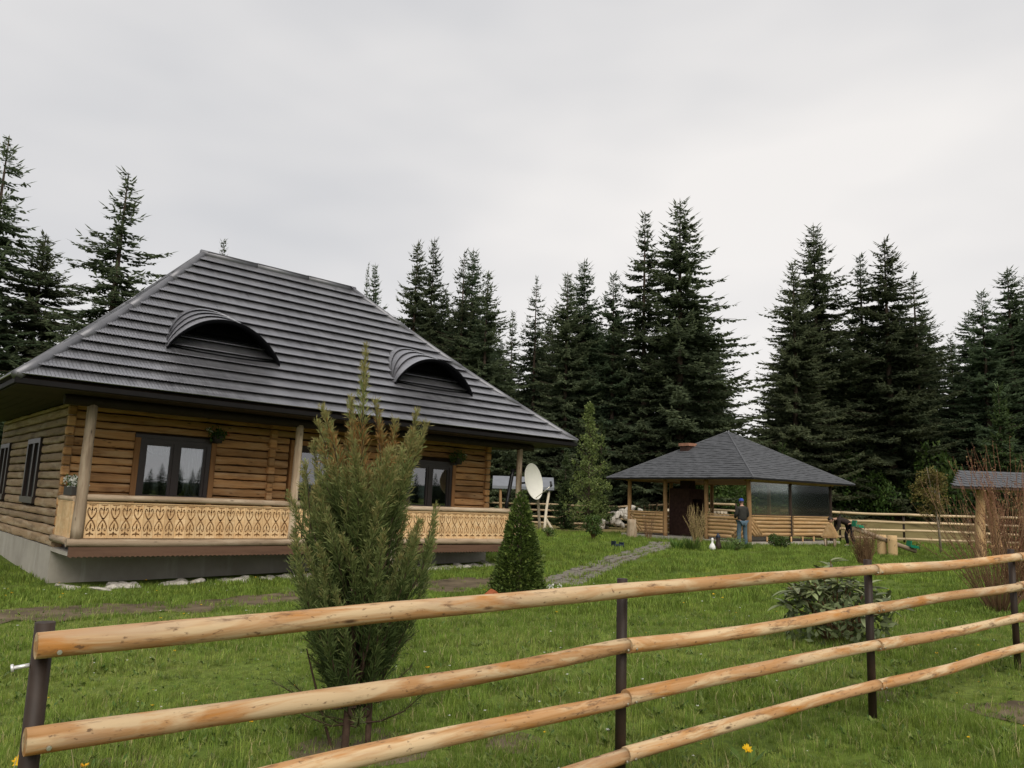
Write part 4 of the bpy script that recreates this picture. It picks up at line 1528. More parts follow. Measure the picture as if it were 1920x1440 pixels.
# ================================================================== SMALL THINGS ON THE LAWN
bh = empty('garden_lantern_house', (-.17, 11.3, gh(-.17, 11.3)), (0, 0, .3), 'small orange-red roofed garden house beside the conical thuja', 'ornament')
b = MB(); b.box(-.09, .09, -.07, .07, 0, .2).build('body', M['trim'], bh)
b = MB()
b.poly([(-.15, -.12, .19), (-.15, .12, .19), (0, .12, .31), (0, -.12, .31)]).poly([(.15, .12, .19), (.15, -.12, .19), (0, -.12, .31), (0, .12, .31)]).poly([(-.15, -.12, .19), (0, -.12, .31), (.15, -.12, .19)]).poly([(-.15, .12, .19), (.15, .12, .19), (0, .12, .31)])
b.build('roof', M['red_roof'], bh)

orn = empty('white_garden_figure', (6.9, 26.3, gh(6.9, 26.3)), (0, 0, .4), 'white garden goose figure in the flower bed before the gazebo', 'ornament')
b = MB()
b.lathe([(.0, .02), (.10, .03), (.15, .12), (.14, .22), (.09, .31), (.05, .38), (.045, .46), (.065, .50), (.06, .55), (.03, .59), (0, .60)], 14)
b.build('body', M['white'], orn, True)
orn.scale = (.72, .72, .72)
MB().tube([(.04, 0, .53), (.13, 0, .51)], [.025, .006], 6).build('beak', M['red_roof'], orn)
o2 = empty('dark_garden_figure', (7.15, 26.5, gh(7.15, 26.5)), (0, 0, 1.4), 'dark brown garden figure next to the white goose', 'ornament')
b = MB()
b.lathe([(.0, .0), (.09, .01), (.11, .12), (.09, .25), (.06, .33), (.075, .40), (.05, .47), (0, .50)], 12)
b.build('body', M['dark_wood'], o2, True)
MB().lathe([(.08, .44), (.085, .45), (.03, .56), (0, .6)], 10).build('hat', M['navy'], o2, True)
toy = empty('toy_cart', (3.66, 25.9, gh(3.66, 25.9)), (0, 0, .5), 'small dark blue toy cart lying on the lawn left of the path', 'toy')
MB().box(-.18, .18, -.11, .11, .08, .16).box(-.18, -.14, -.11, .11, .16, .26).box(.14, .18, -.11, .11, .16, .22).build('tray', M['navy'], toy)
for sx in (-.12, .12):
    for sy in (-.13, .13):
        MB().tube([(sx, sy - .018, .06), (sx, sy + .018, .06)], .06, 10).build('wheel', M['dark_metal'], toy)
bl = empty('grey_stump', (5.35, 33.7, gh(5.35, 33.7)), (0, 0, 0), 'weathered grey tree stump at the left corner of the gazebo', 'stump')
rod('trunk', (0, 0, -.1), (.02, 0, .8), .24, .2, M['post'], bl, 14, bump=.2, seed=570)

# rubble along the foot of the porch
edg = empty('stone_edging', HW(.2, -.6, -.45), (0, 0, HR), 'row of rough pale stones along the foot of the log house', 'stones')
rr = random.Random(19)
for i in range(84):
    x = rr.uniform(-.1, 9.9)
    if 4.4 < x < 5.9: continue
    p = HW(.2 + x, -.75 - rr.uniform(0, .55), 0)
    loc_ = Matrix.Rotation(-HR, 3, 'Z') @ (Vector((p.x, p.y, gh(p.x, p.y) + .0)) - Vector(edg.location))
    obj('stone', rr.choice(ROCKS), edg, loc_, (rr.uniform(-.3, .3), rr.uniform(-.3, .3), rr.uniform(0, 6.3)), (rr.uniform(.10, .30), rr.uniform(.09, .2), rr.uniform(.06, .15)))

# ================================================================== SPRUCES
def spruce_mesh(seed, H=18.0, R=3.0, gap=.29, dens=1.0, shape=.85, mat=None, low=.05, droop=.55, sparse_top=.25):
    r = np.random.default_rng(seed)
    P, A, S, T = [], [], [], []
    z = H * low
    limbs = []
    tw_dir = []
    while z < H - .25:
        t = z / H
        Lm = R * (1 - t) ** (shape - .08) * (1 - .35 * max(0, .18 - t) / .18) * min(1, .28 + (1 - t) * 3.4)
        nb = int(r.integers(5, 8)) if t < .92 else 4
        whorl = r.uniform(.72, 1.18)
        for k in range(nb):
            if r.random() < .07 + (.12 if t > .6 else 0): continue
            az = r.uniform(0, 2 * pi)
            Lb = Lm * whorl * r.uniform(.62, 1.14) + .10
            zz = z + r.uniform(-.5, .5) * gap
            Lb *= 1 + .28 * mnoise.noise((cos(az) * 1.3 + seed * 3, sin(az) * 1.3, z * .45))
            up = .55 * max(0, (t - .62) / .38) + r.uniform(-.12, .10) - .10 * (1 - t)
            out = np.array([cos(az), sin(az), 0.0])
            side = np.array([-sin(az), cos(az), 0.0])
            n = max(4, int(Lb / .040 * dens))
            s = np.sort(r.uniform(.03, 1.0, n))
            # branch curve: out, sagging, tip turning up
            rad = s * Lb
            sag = -droop * .34 * Lb * np.sin(s * pi * .72) * (1 - .6 * t) + up * rad + .10 * Lb * s ** 3
            pos = out * rad[:, None] + np.array([0, 0, zz]) + np.array([0, 0, 1.0]) * sag[:, None]
            limbs.append((np.array([0, 0, zz]), pos[len(pos) // 2], pos[-1], Lb))
            for sd in (-1, 1):
                ln = (.10 + .26 * (1 - s) * min(1, Lb / 1.8) + .09 * (1 - t)) * r.uniform(.65, 1.25, n)
                d = out * r.uniform(.45, .95, n)[:, None] + side * sd * r.uniform(.45, 1.0, n)[:, None]
                d[:, 2] += r.uniform(-1.25, -.05, n) * (1 - .75 * t) + .35 * max(0, t - .7)
                d = nrm(d) * ln[:, None]
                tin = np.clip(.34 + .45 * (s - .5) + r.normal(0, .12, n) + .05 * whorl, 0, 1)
                for rep in range(2):
                    base = pos + d * (0 if rep == 0 else r.uniform(.25, .6, n)[:, None])
                    dd = d if rep == 0 else nrm(d + r.normal(0, .28, (n, 3)) * ln[:, None] * 1.6) * (ln * .7)[:, None]
                    wd = np.cross(dd, r.normal(0, 1, (n, 3)))
                    wd = nrm(wd) * (ln * .085 + .019)[:, None]
                    P.append(base); A.append(dd); S.append(wd); T.append(tin if rep == 0 else np.clip(tin + .14, 0, 1))
            # the shoot at the tip
            P.append(pos[-1:]); A.append((out * .24 + np.array([0, 0, .06 + .22 * t]))[None]); S.append((side * .028)[None]); T.append(np.array([.7]))
        z += gap * r.uniform(.75, 1.25) * (1.15 - .45 * t)
    # leader
    n = 46
    zz = r.uniform(H - 1.6, H - .30, n)
    az = r.uniform(0, 2 * pi, n)
    d = np.stack([np.cos(az), np.sin(az), r.uniform(.2, 1.3, n)], 1)
    d = nrm(d) * (.06 + .30 * (H - zz) / 1.5)[:, None]
    P.append(np.stack([np.zeros(n), np.zeros(n), zz], 1)); A.append(d); S.append(nrm(np.cross(d, r.normal(0, 1, (n, 3)))) * .022); T.append(r.uniform(.3, .8, n))
    P.append(np.array([[0, 0, H - .75]])); A.append(np.array([[0, 0, .75]])); S.append(np.array([[.022, 0, 0]])); T.append(np.array([.5]))
    P.append(np.array([[0, 0, H - .75]])); A.append(np.array([[0, 0, .75]])); S.append(np.array([[0, .022, 0]])); T.append(np.array([.5]))
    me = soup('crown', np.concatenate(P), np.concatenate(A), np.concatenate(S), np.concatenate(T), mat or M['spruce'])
    b = MB()
    b.tube([(0, 0, -.3), (.02, 0, H * .3), (-.02, .02, H * .65), (0, 0, H - .1)], [.011 * H + .02, .008 * H, .0042 * H, .008], 9)
    rr = random.Random(seed)
    for q in rr.sample(limbs, min(len(limbs), 150)):
        if q[3] > .5:
            b.tube([q[0], q[1], q[2]], [.012 + .012 * q[3], .014, .006], 3, False)
    tm = mesh_from('trunk', b.v, b.f, M['bark'], True)
    return me, tm


SPR = [spruce_mesh(1, shape=.80), spruce_mesh(2, shape=.95, gap=.31), spruce_mesh(3, shape=.75, gap=.28, droop=.7), spruce_mesh(4, shape=.85, gap=.44, dens=.8, droop=.9), spruce_mesh(5, shape=.7, gap=.30, droop=.45)]
SPL = spruce_mesh(9, H=8.0, R=1.7, gap=.26, shape=.85, mat=M['spruce_light'], low=.03, droop=.4)
FG = 'spruces of the forest edge'
TREES = [  # x, y, height of the tip above datum, crown radius, variant, turn, label
    (-26.7, 38, 19.5, 4.3, 3, .3, 'tall thin-topped spruce cut by the left edge of the view'),
    (-25.4, 40, 14.9, 4.1, 0, 1.2, 'shorter dense spruce just right of the tall one at the left edge'),
    (-19.2, 36, 16.8, 4.2, 3, 2.0, 'lone open-branched spruce behind the left slope of the house roof'),
    (-24.6, 44, 12.3, 2.4, 1, 2.9, 'small spruce tip between the two left spruces and the roof'),
    (-26.0, 35, 11.5, 4.0, 4, 4.1, 'bushy dark spruce low at the left edge beside the roof eave'),
    (-23.7, 60, 21.6, 2.5, 1, .7, 'tiny spruce tip showing just above the house roof ridge'),
    (-10.4, 55, 18.5, 2.1, 0, 3.3, 'slim spruce rising at the right end of the house ridge'),
    (-11.3, 57, 19.1, 1.2, 3, 5.0, 'thin bare-tipped spruce at the right end of the house ridge'),
    (-6.9, 52, 19.4, 2.7, 2, .9, 'left of the twin pointed spruces behind the right roof slope'),
    (-6.0, 54, 20.3, 2.4, 0, 2.2, 'right of the twin pointed spruces behind the right roof slope'),
    (-3.5, 50, 18.0, 2.6, 3, 3.7, 'open spruce with gappy crown, left of a pair above the right dormer'),
    (-3.0, 52, 18.9, 2.8, 2, 5.2, 'open spruce with pointed crown, right of a pair above the right dormer'),
    (-1.8, 49, 16.3, 2.9, 4, .2, 'dense rounded dark spruce right of the gappy pair'),
    (-.1, 55, 15.2, 1.9, 1, 1.1, 'short spruce tip in the dip left of the isolated thin spruce'),
    (1.5, 53, 17.1, 2.6, 3, 2.6, 'isolated thin spruce with see-through crown right of the house roof'),
    (3.5, 50, 16.8, 2.9, 0, 3.1, 'left spruce of the trio left of the tallest pair'),
    (4.8, 52, 18.4, 3.1, 2, 4.4, 'middle and highest spruce of the trio left of the tallest pair'),
    (6.6, 50, 16.8, 2.8, 4, 5.5, 'right spruce of the trio left of the tallest pair'),
    (8.5, 49, 20.8, 3.5, 1, .6, 'second tallest spruce, left of the tallest one'),
    (10.6, 48, 21.4, 4.5, 0, 1.9, 'tallest spruce of all, left of the bright gap above the gazebo'),
    (13.2, 51, 12.6, 2.2, 3, 2.8, 'half-hidden spruce on the right flank of the tallest one'),
    (17.9, 48, 17.3, 3.0, 4, 3.5, 'spruce with a thin tip just right of the bright gap'),
    (20.1, 50, 20.8, 3.6, 2, 4.8, 'tall pointed spruce, highest right of the bright gap'),
    (23.2, 50, 18.7, 3.3, 1, 5.9, 'slim spruce squeezed between two taller pointed ones on the right'),
    (23.9, 48, 19.2, 3.8, 0, 1.0, 'broad spruce with second highest tip right of the gazebo'),
    (26.2, 49, 17.0, 3.4, 3, 2.4, 'open pointed spruce left of the low dip near the right edge'),
    (30.2, 52, 13.6, 2.2, 1, 3.9, 'small spruce tip in the low dip near the right edge'),
    (29.4, 47, 15.5, 2.9, 4, 5.1, 'slender spruce just right of the low dip near the right edge'),
    (31.8, 48, 17.5, 3.6, 2, .4, 'big dark spruce beside the right edge of the view'),
    (34.6, 50, 17.8, 3.8, 0, 1.6, 'spruce cut by the right edge of the view'),
]
for (x, y, zt, R_, k, rot, lab) in TREES:
    g = gz(x, y) - .1
    Hh = zt - g
    root = empty('spruce_tree', (x, y, g), (0, 0, rot), lab, 'spruce', FG)
    sx = R_ / 3.0 * 1.36
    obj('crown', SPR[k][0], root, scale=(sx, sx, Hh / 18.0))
    obj('trunk', SPR[k][1], root, scale=(sx * .9, sx * .9, Hh / 18.0))
for (x, y, zt, R_, rot, lab) in ((26.9, 42, 8.7, 1.9, .5, 'young lighter green spruce above the shingled well roof'),
                                 (3.0, 41, 4.1, .9, 2.5, 'small young spruce by the fence left of the gazebo'),
                                 (5.2, 44, 5.9, 1.3, 4.0, 'young spruce behind the fresh green birch left of the gazebo'),
                                 (15.6, 44, 5.2, 1.5, 1.0, 'young spruce at the foot of the bright gap behind the gazebo')):
    g = gz(x, y) - .05
    root = empty('young_spruce_tree', (x, y, g), (0, 0, rot), lab, 'spruce')
    s = (zt - g) / 8.0
    obj('crown', SPL[0], root, scale=(R_ / 1.7, R_ / 1.7, s))
    obj('trunk', SPL[1], root, scale=(R_ / 1.7, R_ / 1.7, s))


# ---- scatter by geometry nodes
def scatter(name, pts, rot, scl, src_mesh, label, cat=None, kind='stuff', tilt=None):
    me = bpy.data.meshes.new(name)
    pts = np.asarray(pts, np.float32)
    me.vertices.add(len(pts))
    me.vertices.foreach_set('co', pts.ravel())
    rv = np.zeros((len(pts), 3), np.float32)
    rv[:, 2] = rot
    if tilt is not None: rv[:, :2] = tilt
    sv = np.asarray(scl, np.float32)
    if sv.ndim == 1: sv = np.repeat(sv[:, None], 3, 1)
    a = me.attributes.new('rot', 'FLOAT_VECTOR', 'POINT'); a.data.foreach_set('vector', rv.ravel())
    a = me.attributes.new('scl', 'FLOAT_VECTOR', 'POINT'); a.data.foreach_set('vector', sv.ravel())
    o = bpy.data.objects.new(name, me)
    link(o)
    src = bpy.data.objects.new(name + '_source', src_mesh)
    ng = bpy.data.node_groups.new(name, 'GeometryNodeTree')
    ng.interface.new_socket('Geometry', in_out='INPUT', socket_type='NodeSocketGeometry')
    ng.interface.new_socket('Geometry', in_out='OUTPUT', socket_type='NodeSocketGeometry')
    gi, go = ng.nodes.new('NodeGroupInput'), ng.nodes.new('NodeGroupOutput')
    ip = ng.nodes.new('GeometryNodeInstanceOnPoints')
    oi = ng.nodes.new('GeometryNodeObjectInfo'); oi.inputs[0].default_value = src
    ra = ng.nodes.new('GeometryNodeInputNamedAttribute'); ra.data_type = 'FLOAT_VECTOR'; ra.inputs[0].default_value = 'rot'
    sa = ng.nodes.new('GeometryNodeInputNamedAttribute'); sa.data_type = 'FLOAT_VECTOR'; sa.inputs[0].default_value = 'scl'
    er = ng.nodes.new('FunctionNodeEulerToRotation')
    K = ng.links.new
    K(gi.outputs[0], ip.inputs['Points']); K(oi.outputs['Geometry'], ip.inputs['Instance'])
    K(ra.outputs[0], er.inputs[0]); K(er.outputs[0], ip.inputs['Rotation']); K(sa.outputs[0], ip.inputs['Scale'])
    K(ip.outputs[0], go.inputs[0])
    md = o.modifiers.new('scatter', 'NODES'); md.node_group = ng
    tag(o, label, None, None, kind)
    if cat: o['category'] = cat
    return o


# the wood behind the forest edge, one dark mass
rg = np.random.default_rng(31)
pts, rot, scl = [], [], []
for i in range(280):
    x = rg.uniform(-46, 52); y = rg.uniform(54, 76)
    pxx = 960 + 1442 * x / y
    Hh = rg.uniform(11, 16.5)
    if 1340 < pxx < 1460: Hh = rg.uniform(4, 6)
    if 940 < pxx < 1000: Hh = rg.uniform(8, 10.5)
    if 1760 < pxx < 1830: Hh = rg.uniform(6, 8)
    if x < -12: Hh *= .72
    pts.append((x, y, gz(x, y) - .2)); rot.append(rg.uniform(0, 6.28)); s = Hh / 18
    scl.append((s * 1.9, s * 1.9, s))
scatter('forest_interior', pts, rot, scl, SPR[0][0], 'dark mass of spruces inside the wood behind the forest edge')


# low far tree line behind the viewer, seen only mirrored in the window panes
pts, rot, scl = [], [], []
for i in range(120):
    a = rg.uniform(radians(-95), radians(4)); q = rg.uniform(105, 150)
    x, y = q * cos(a), q * sin(a)
    s = rg.uniform(2.5, 7.0) / 18
    pts.append((x, y, gz(x, y) - .2)); rot.append(rg.uniform(0, 6.28)); scl.append((s * 2.2, s * 2.2, s))
scatter('far_tree_line', pts, rot, scl, SPR[1][0], 'distant low tree line behind the viewer')


# ---- broadleaf shrubs and small trees
def cloud_leaves(r, centers, radii, n, size, up=.2, mat=None, name='foliage', wide=.34, tint_mu=.5):
    k = r.integers(0, len(centers), n)
    d = nrm(r.normal(0, 1, (n, 3)))
    q = r.uniform(.25, 1, n) ** .5
    C = np.asarray(centers)[k] + d * (np.asarray(radii)[k] * q)[:, None]
    ax = nrm(d * .7 + r.normal(0, .6, (n, 3)) + np.array([0, 0, up])) * (size * r.uniform(.6, 1.3, n))[:, None]
    S = nrm(np.cross(ax, r.normal(0, 1, (n, 3)))) * (size * wide * r.uniform(.7, 1.2, n))[:, None]
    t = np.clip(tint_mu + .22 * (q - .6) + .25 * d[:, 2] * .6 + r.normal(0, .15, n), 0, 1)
    return soup(name, C, ax, S, t, mat)


def stems(r, n, h, spread, rad, lean=.25, seg=4, sides=4, base=.12, curve=.15):
    b = MB()
    tips = []
    paths = []
    for i in range(n):
        az = r.uniform(0, 2 * pi); q = sqrt(r.uniform(0, 1))
        hh = h * r.uniform(.55, 1.0)
        p0 = np.array([cos(az) * base * q, sin(az) * base * q, -.03])
        tip = np.array([cos(az) * spread * q, sin(az) * spread * q, hh])
        pts = []
        w = r.normal(0, curve * .3, 3)
        for k in range(seg + 1):
            t = k / seg
            p = p0 * (1 - t) + tip * t
            p[2] += 0
            p[:2] *= (1 - curve * sin(pi * t))
            p = p + w * sin(pi * t) * .6 + r.normal(0, .012, 3) * (t > 0)
            pts.append(p)
        b.tube(pts, [rad * (1 - .8 * k / seg) for k in range(seg + 1)], sides, False)
        paths.append(pts)
    return b, paths


def twig_bush(name, loc, label, cat, h, spread, n, rad, mat, bud_mat, nb, seed, lean=0, bsize=.035, side=3):
    r = np.random.default_rng(seed)
    root = empty(name, (loc[0], loc[1], gh(loc[0], loc[1])), (0, lean, 0), label, cat)
    b, paths = stems(r, n, h, spread, rad)
    # side shoots
    sub = []
    for p in paths:
        for k in range(side):
            i = int(r.integers(1, len(p)))
            a = p[i]
            d = nrm((p[-1] - p[0]) + r.normal(0, .35, 3) * h * .5) * h * r.uniform(.15, .32)
            q = [a, a + d * .5, a + d + np.array([0, 0, .04])]
            b.tube(q, [rad * .5, rad * .4, rad * .2], 3, False)
            sub.append(q)
    b.build('stems', mat, root)
    if nb:
        al = paths + sub
        P = []
        for _ in range(nb):
            p = al[int(r.integers(0, len(al)))]
            i = int(r.integers(max(1, len(p) // 2), len(p)))
            t = r.random()
            P.append(p[i - 1] * (1 - t) + p[i] * t)
        P = np.array(P)
        ax = nrm(r.normal(0, 1, (nb, 3)) + np.array([0, 0, .5])) * (bsize * r.uniform(.6, 1.5, nb))[:, None]
        S = nrm(np.cross(ax, r.normal(0, 1, (nb, 3)))) * (bsize * .3)
        obj('buds', soup('buds', P, ax, S, r.uniform(0, 1, nb), bud_mat), root)
    return root


r = np.random.default_rng(71)
# fresh green birch left of the gazebo
bt = empty('birch_tree', (3.9, 38, gh(3.9, 38)), (0, 0, 0), 'fresh light green young birch between house roof and gazebo', 'tree')
C, Rr = [], []
for i in range(240):
    z = .6 + 5.7 * r.uniform(0, 1) ** 1.25; w = 1.15 * max(.02, 1 - z / 6.6)
    C.append((r.normal(0, w * .62), r.normal(0, w * .62), z)); Rr.append(r.uniform(.10, .22))
obj('crown', cloud_leaves(r, C, Rr, 6500, .10, .3, M['fresh_leaf'], 'crown'), bt)
b = MB(); b.tube([(0, 0, -.1), (.05, 0, 2.5), (0, .03, 4.5), (0, 0, 6.1)], [.06, .045, .02, .006], 7)
for c in C[::3]:
    b.tube([(0, 0, c[2] - .5), c], [.02, .006], 4, False)
b.build('trunk', M['bark'], bt, True)
M['grey_bark'] = plain('grey_brown_bark', (.24, .20, .15), .85, 0, .2, .4, 12)
# bronze leaved little tree near the right fence
at_ = empty('bronze_leaved_tree', (16.05, 29.2, gh(16.05, 29.2)), (0, 0, 0), 'small pale-stemmed tree with bronze leaves left of the shingled roof', 'tree')
C, Rr = [], []
for i in range(40):
    z = r.uniform(1.45, 3.0); w = .55 * (1 - abs(z - 2.0) / 1.4) ** .6
    C.append((r.normal(0, w * .6), r.normal(0, w * .6), z)); Rr.append(r.uniform(.12, .24))
obj('crown', cloud_leaves(r, C, Rr, 2600, .09, .1, M['autumn_leaf'], 'crown'), at_)
b = MB(); b.tube([(0.15, 0, -.1), (.1, 0, .9), (0, .03, 1.8), (-.25, 0, 3.2)], [.05, .04, .03, .008], 7).tube([(0.1, 0, .9), (.2, 0, 1.8), (.12, 0, 3.1)], [.03, .022, .006], 6)
for c in C[::3]:
    b.tube([(0, 0, c[2] - .35), c], [.012, .005], 3, False)
b.build('trunk', M['grey_bark'], at_, True)


def round_bush(name, x, y, rad, h, n, size, mat, label, seed):
    r = np.random.default_rng(seed)
    root = empty(name, (x, y, gh(x, y)), (0, 0, 0), label, 'bush')
    C = [(r.normal(0, rad * .42), r.normal(0, rad * .42), h * r.uniform(.25, .8)) for _ in range(26)]
    Rr = [rad * r.uniform(.25, .48) for _ in C]
    obj('foliage', cloud_leaves(r, C, Rr, n, size, .25, mat), root)
    b = MB()
    for c in C:
        b.tube([(0, 0, -.05), (c[0] * .5, c[1] * .5, c[2] * .5), c], [.014, .010, .004], 4, False)
    b.build('stems', M['brown_twig'], root)
    return root


round_bush('round_bush', 3.42, 31.0, .48, 1.05, 1500, .085, M['bush_leaf'], 'round green bush on the lawn left of the gazebo', 81)
round_bush('low_bush', 1.72, 31.6, .26, .42, 500, .06, M['bush_leaf'], 'small low green bush right of the conical thuja tip', 82)
round_bush('yellow_green_bush', 7.85, 26.9, .36, .42, 900, .06, M['fresh_leaf'], 'low yellow-green bush at the feet of the standing man', 83)
round_bush('dark_tuft_bush', 9.9, 28.6, .35, .5, 700, .08, M['bush_leaf'], 'small dark bush below the corner post of the gazebo', 84)
# undergrowth along the forest foot
pts, rot, scl = [], [], []
bm_ = cloud_leaves(np.random.default_rng(5), [(0, 0, .8), (.5, .2, .6), (-.5, 0, .7), (.1, -.4, .5), (0, .2, 1.3)], [.7, .55, .6, .5, .5], 1500, .12, .2, M['bush_leaf'], 'undergrowth_source')
for i in range(110):
    x = rg.uniform(-40, 46); y = rg.uniform(45.5, 53) if x > 9 else rg.uniform(51, 55)
    pts.append((x, y, gz(x, y) - .1)); rot.append(rg.uniform(0, 6.28)); s = rg.uniform(.9, 2.2); scl.append((s, s, s * rg.uniform(.8, 1.5)))
scatter('undergrowth', pts, rot, scl, bm_, 'low shrubs along the foot of the forest')

twig_bush('straw_shrub', (7.05, 29.0), 'tall straw-coloured shrub at the gazebo entrance', 'shrub', 1.35, .38, 46, .011, M['straw_twig'], M['autumn_leaf'], 700, 91, bsize=.05)
twig_bush('bare_shrub', (5.75, 32.0), 'thin bare shrub before the left log wall of the gazebo', 'shrub', 1.25, .40, 16, .012, M['brown_twig'], M['bud'], 120, 92)
twig_bush('red_twig_shrub', (7.62, 12.2), 'big fan of reddish bare stems behind the fence at the right', 'shrub', 1.75, 1.25, 90, .008, M['brown_twig'], M['bud'], 1500, 93, bsize=.025)
twig_bush('red_twig_shrub', (8.95, 13.7), 'dense red twiggy shrub cut by the right edge', 'shrub', 2.25, .85, 110, .0078, M['red_twig'], M['bud'], 4200, 94, bsize=.03)
twig_bush('dead_shrub', (9.86, 21.6), 'small dead grey-brown shrub before the seesaw', 'shrub', .95, .42, 110, .010, M['brown_twig'], M['bud'], 900, 95, bsize=.03)

# ---- flower bed
def tuft(name, x, y, h, n, label, seed, mat='weed', w=.012):
    r = np.random.default_rng(seed)
    root = empty(name, (x, y, gh(x, y)), (0, 0, 0), label, 'plant')
    az = r.uniform(0, 2 * pi, n); q = r.uniform(0, .18, n)
    P = np.stack([np.cos(az) * q, np.sin(az) * q, np.zeros(n)], 1)
    A = nrm(np.stack([np.cos(az) * .5, np.sin(az) * .5, r.uniform(.7, 1.3, n)], 1)) * (h * r.uniform(.5, 1.1, n))[:, None]
    S = nrm(np.cross(A, r.normal(0, 1, (n, 3)))) * w
    obj('leaves', soup('leaves', P, A, S, r.uniform(.1, .9, n), M[mat]), root)


tuft('iris_clump', 6.2, 26.2, .55, 160, 'tall grassy clump left of the white goose figure', 101)
tuft('iris_clump', 5.75, 26.5, .45, 120, 'leftmost grassy clump of the flower bed by the path', 102)
tuft('iris_clump', 7.5, 26.5, .35, 110, 'low leafy clump right of the dark garden figure', 103)
tuft('iris_clump', 8.3, 27.2, .35, 110, 'low leafy clump at the right end of the flower bed', 104)

# ================================================================== COLUMNAR JUNIPER BEHIND THE FENCE
def juniper():
    r = np.random.default_rng(17)
    root = empty('columnar_juniper', (-.87, 4.92, gh(-.87, 4.92)), (0, -.04, .4), 'tall feathery columnar juniper with brown patches behind the fence', 'juniper')
    P, A, S, T = [], [], [], []
    br = MB()
    cam_x = Vector((-1, 0, 0))

    def env(z):       # crown radius at height z
        if z < .35: return .22
        if z < .9: return .26 + .17 * (z - .35) / .55
        if z < 1.45: return .42
        return .42 * max(0, (2.25 - z) / .80) ** .75 + .02
    plumes = []
    # leader and its companions
    plumes.append((np.array([0, 0, 1.5]), np.array([.015, .02, 2.46]), .055))
    plumes.append((np.array([0.03, 0, 1.3]), np.array([.06, -.05, 2.10]), .05))
    plumes.append((np.array([-.02, 0, 1.3]), np.array([-.08, .04, 2.13]), .045))
    for i in range(86):
        z0 = r.uniform(.16, 1.45)
        az = r.uniform(0, 2 * pi)
        q = r.uniform(.35, 1.0) ** .6
        Lp = r.uniform(.50, .98)
        zt = min(z0 + Lp, r.uniform(1.62, 2.04))
        rr_ = env(z0 + Lp * .55) * q
        ztip = zt
        st = np.array([cos(az) * rr_ * .35, sin(az) * rr_ * .35, z0])
        en = np.array([cos(az) * rr_ * 1.02, sin(az) * rr_ * 1.02, ztip])
        plumes.append((st, en, r.uniform(.028, .056)))
    # wider low plumes, left one standing apart
    for (az, rad, z0, zt) in ((3.05, .47, .75, 1.52), (2.9, .44, .55, 1.30), (.1, .46, .7, 1.45), (.3, .44, .45, 1.25), (-.5, .45, .6, 1.35), (2.2, .44, .5, 1.2), (4.0, .46, .5, 1.25), (5.2, .45, .6, 1.3), (0, .40, 1.1, 1.95), (.25, .34, 1.35, 2.05), (3.3, .25, 1.4, 2.06)):
        az -= .4
        plumes.append((np.array([cos(az) * rad * .4, sin(az) * rad * .4, z0]), np.array([cos(az) * rad, sin(az) * rad, zt]), .06))
    for (st, en, w) in plumes:
        ax = en - st
        L_ = np.linalg.norm(ax)
        axn = ax / L_
        s1 = nrm(np.cross(axn, np.array([.3, 1, .1])))
        s2 = np.cross(axn, s1)
        bend = (s1 * r.normal(0, .05) + s2 * r.normal(0, .05)) * L_
        n = int(250 * L_ / .6)
        t = r.uniform(0, 1, n) ** .85
        an = r.uniform(0, 2 * pi, n)
        prof = np.clip(1 - t, 0.06, 1) ** .7 * np.clip(t * 5 + .35, 0, 1)
        rad = w * prof * r.uniform(.05, 1, n)
        core = st + ax * t[:, None] + bend * np.sin(pi * t)[:, None]
        od = s1 * np.cos(an)[:, None] + s2 * np.sin(an)[:, None]
        base = core + od * (rad * .45)[:, None]
        d = nrm(axn * r.uniform(.7, 1.2, n)[:, None] + od * r.uniform(.15, .75, n)[:, None] + r.normal(0, .12, (n, 3)))
        ln = (.040 + .055 * prof) * r.uniform(.6, 1.25, n)
        # colour: own green of the plume, paler tips, rusty dead sprays in the upper middle
        mid_ = core
        rust = np.exp(-((mid_[:, 2] - 1.80) / .24) ** 2 - ((np.hypot(mid_[:, 0], mid_[:, 1])) / .26) ** 2)
        nz = np.array([mnoise.noise((float(p[0]) * 5, float(p[1]) * 5, float(p[2]) * 3.2)) for p in mid_[::4]]).repeat(4)[:n]
        if len(nz) < n: nz = np.pad(nz, (0, n - len(nz)))
        base_t = np.clip(.22 + .50 * t + r.normal(0, .12, n) + .20 * (mid_[:, 2] - 1.0), .0, .79)
        dead = (rust * (.75 + nz * 1.5) + r.normal(0, .14, n)) > .52
        tt = np.where(dead, r.uniform(.84, 1.0, n), base_t)
        P.append(base); A.append(d * ln[:, None]); S.append(nrm(np.cross(d, r.normal(0, 1, (n, 3)))) * (.0026 + .0012 * prof)[:, None]); T.append(tt)
        for rep in range(2):
            b2 = base + d * (ln * r.uniform(.25, .75, n))[:, None]
            d2 = nrm(d + r.normal(0, .38, (n, 3)))
            P.append(b2); A.append(d2 * (ln * .62)[:, None]); S.append(nrm(np.cross(d2, r.normal(0, 1, (n, 3)))) * .0026); T.append(np.clip(tt + .04, 0, 1))
        br.tube([st * np.array([.3, .3, .80]), st, (st + en) / 2 + bend, en], [.008, .006, .004, .001], 4, False)
    obj('foliage', soup('foliage', np.concatenate(P), np.concatenate(A), np.concatenate(S), np.concatenate(T), M['juniper']), root)
    br.tube([(-.07, 0, -.06), (-.05, 0, .3), (-.02, .0, .8), (0, 0, 1.5), (0, 0, 2.3)], [.024, .022, .019, .013, .004], 8, False)
    br.tube([(.06, -.03, -.06), (.075, -.03, .3), (.05, -.02, .8), (.03, 0, 1.5)], [.02, .018, .013, .008], 7, False)
    br.tube([(-.12, .05, -.05), (-.22, .06, .3), (-.30, .05, .6)], [.010, .008, .004], 5, False)
    # low half-bare side branches
    P, A, S, T = [], [], [], []
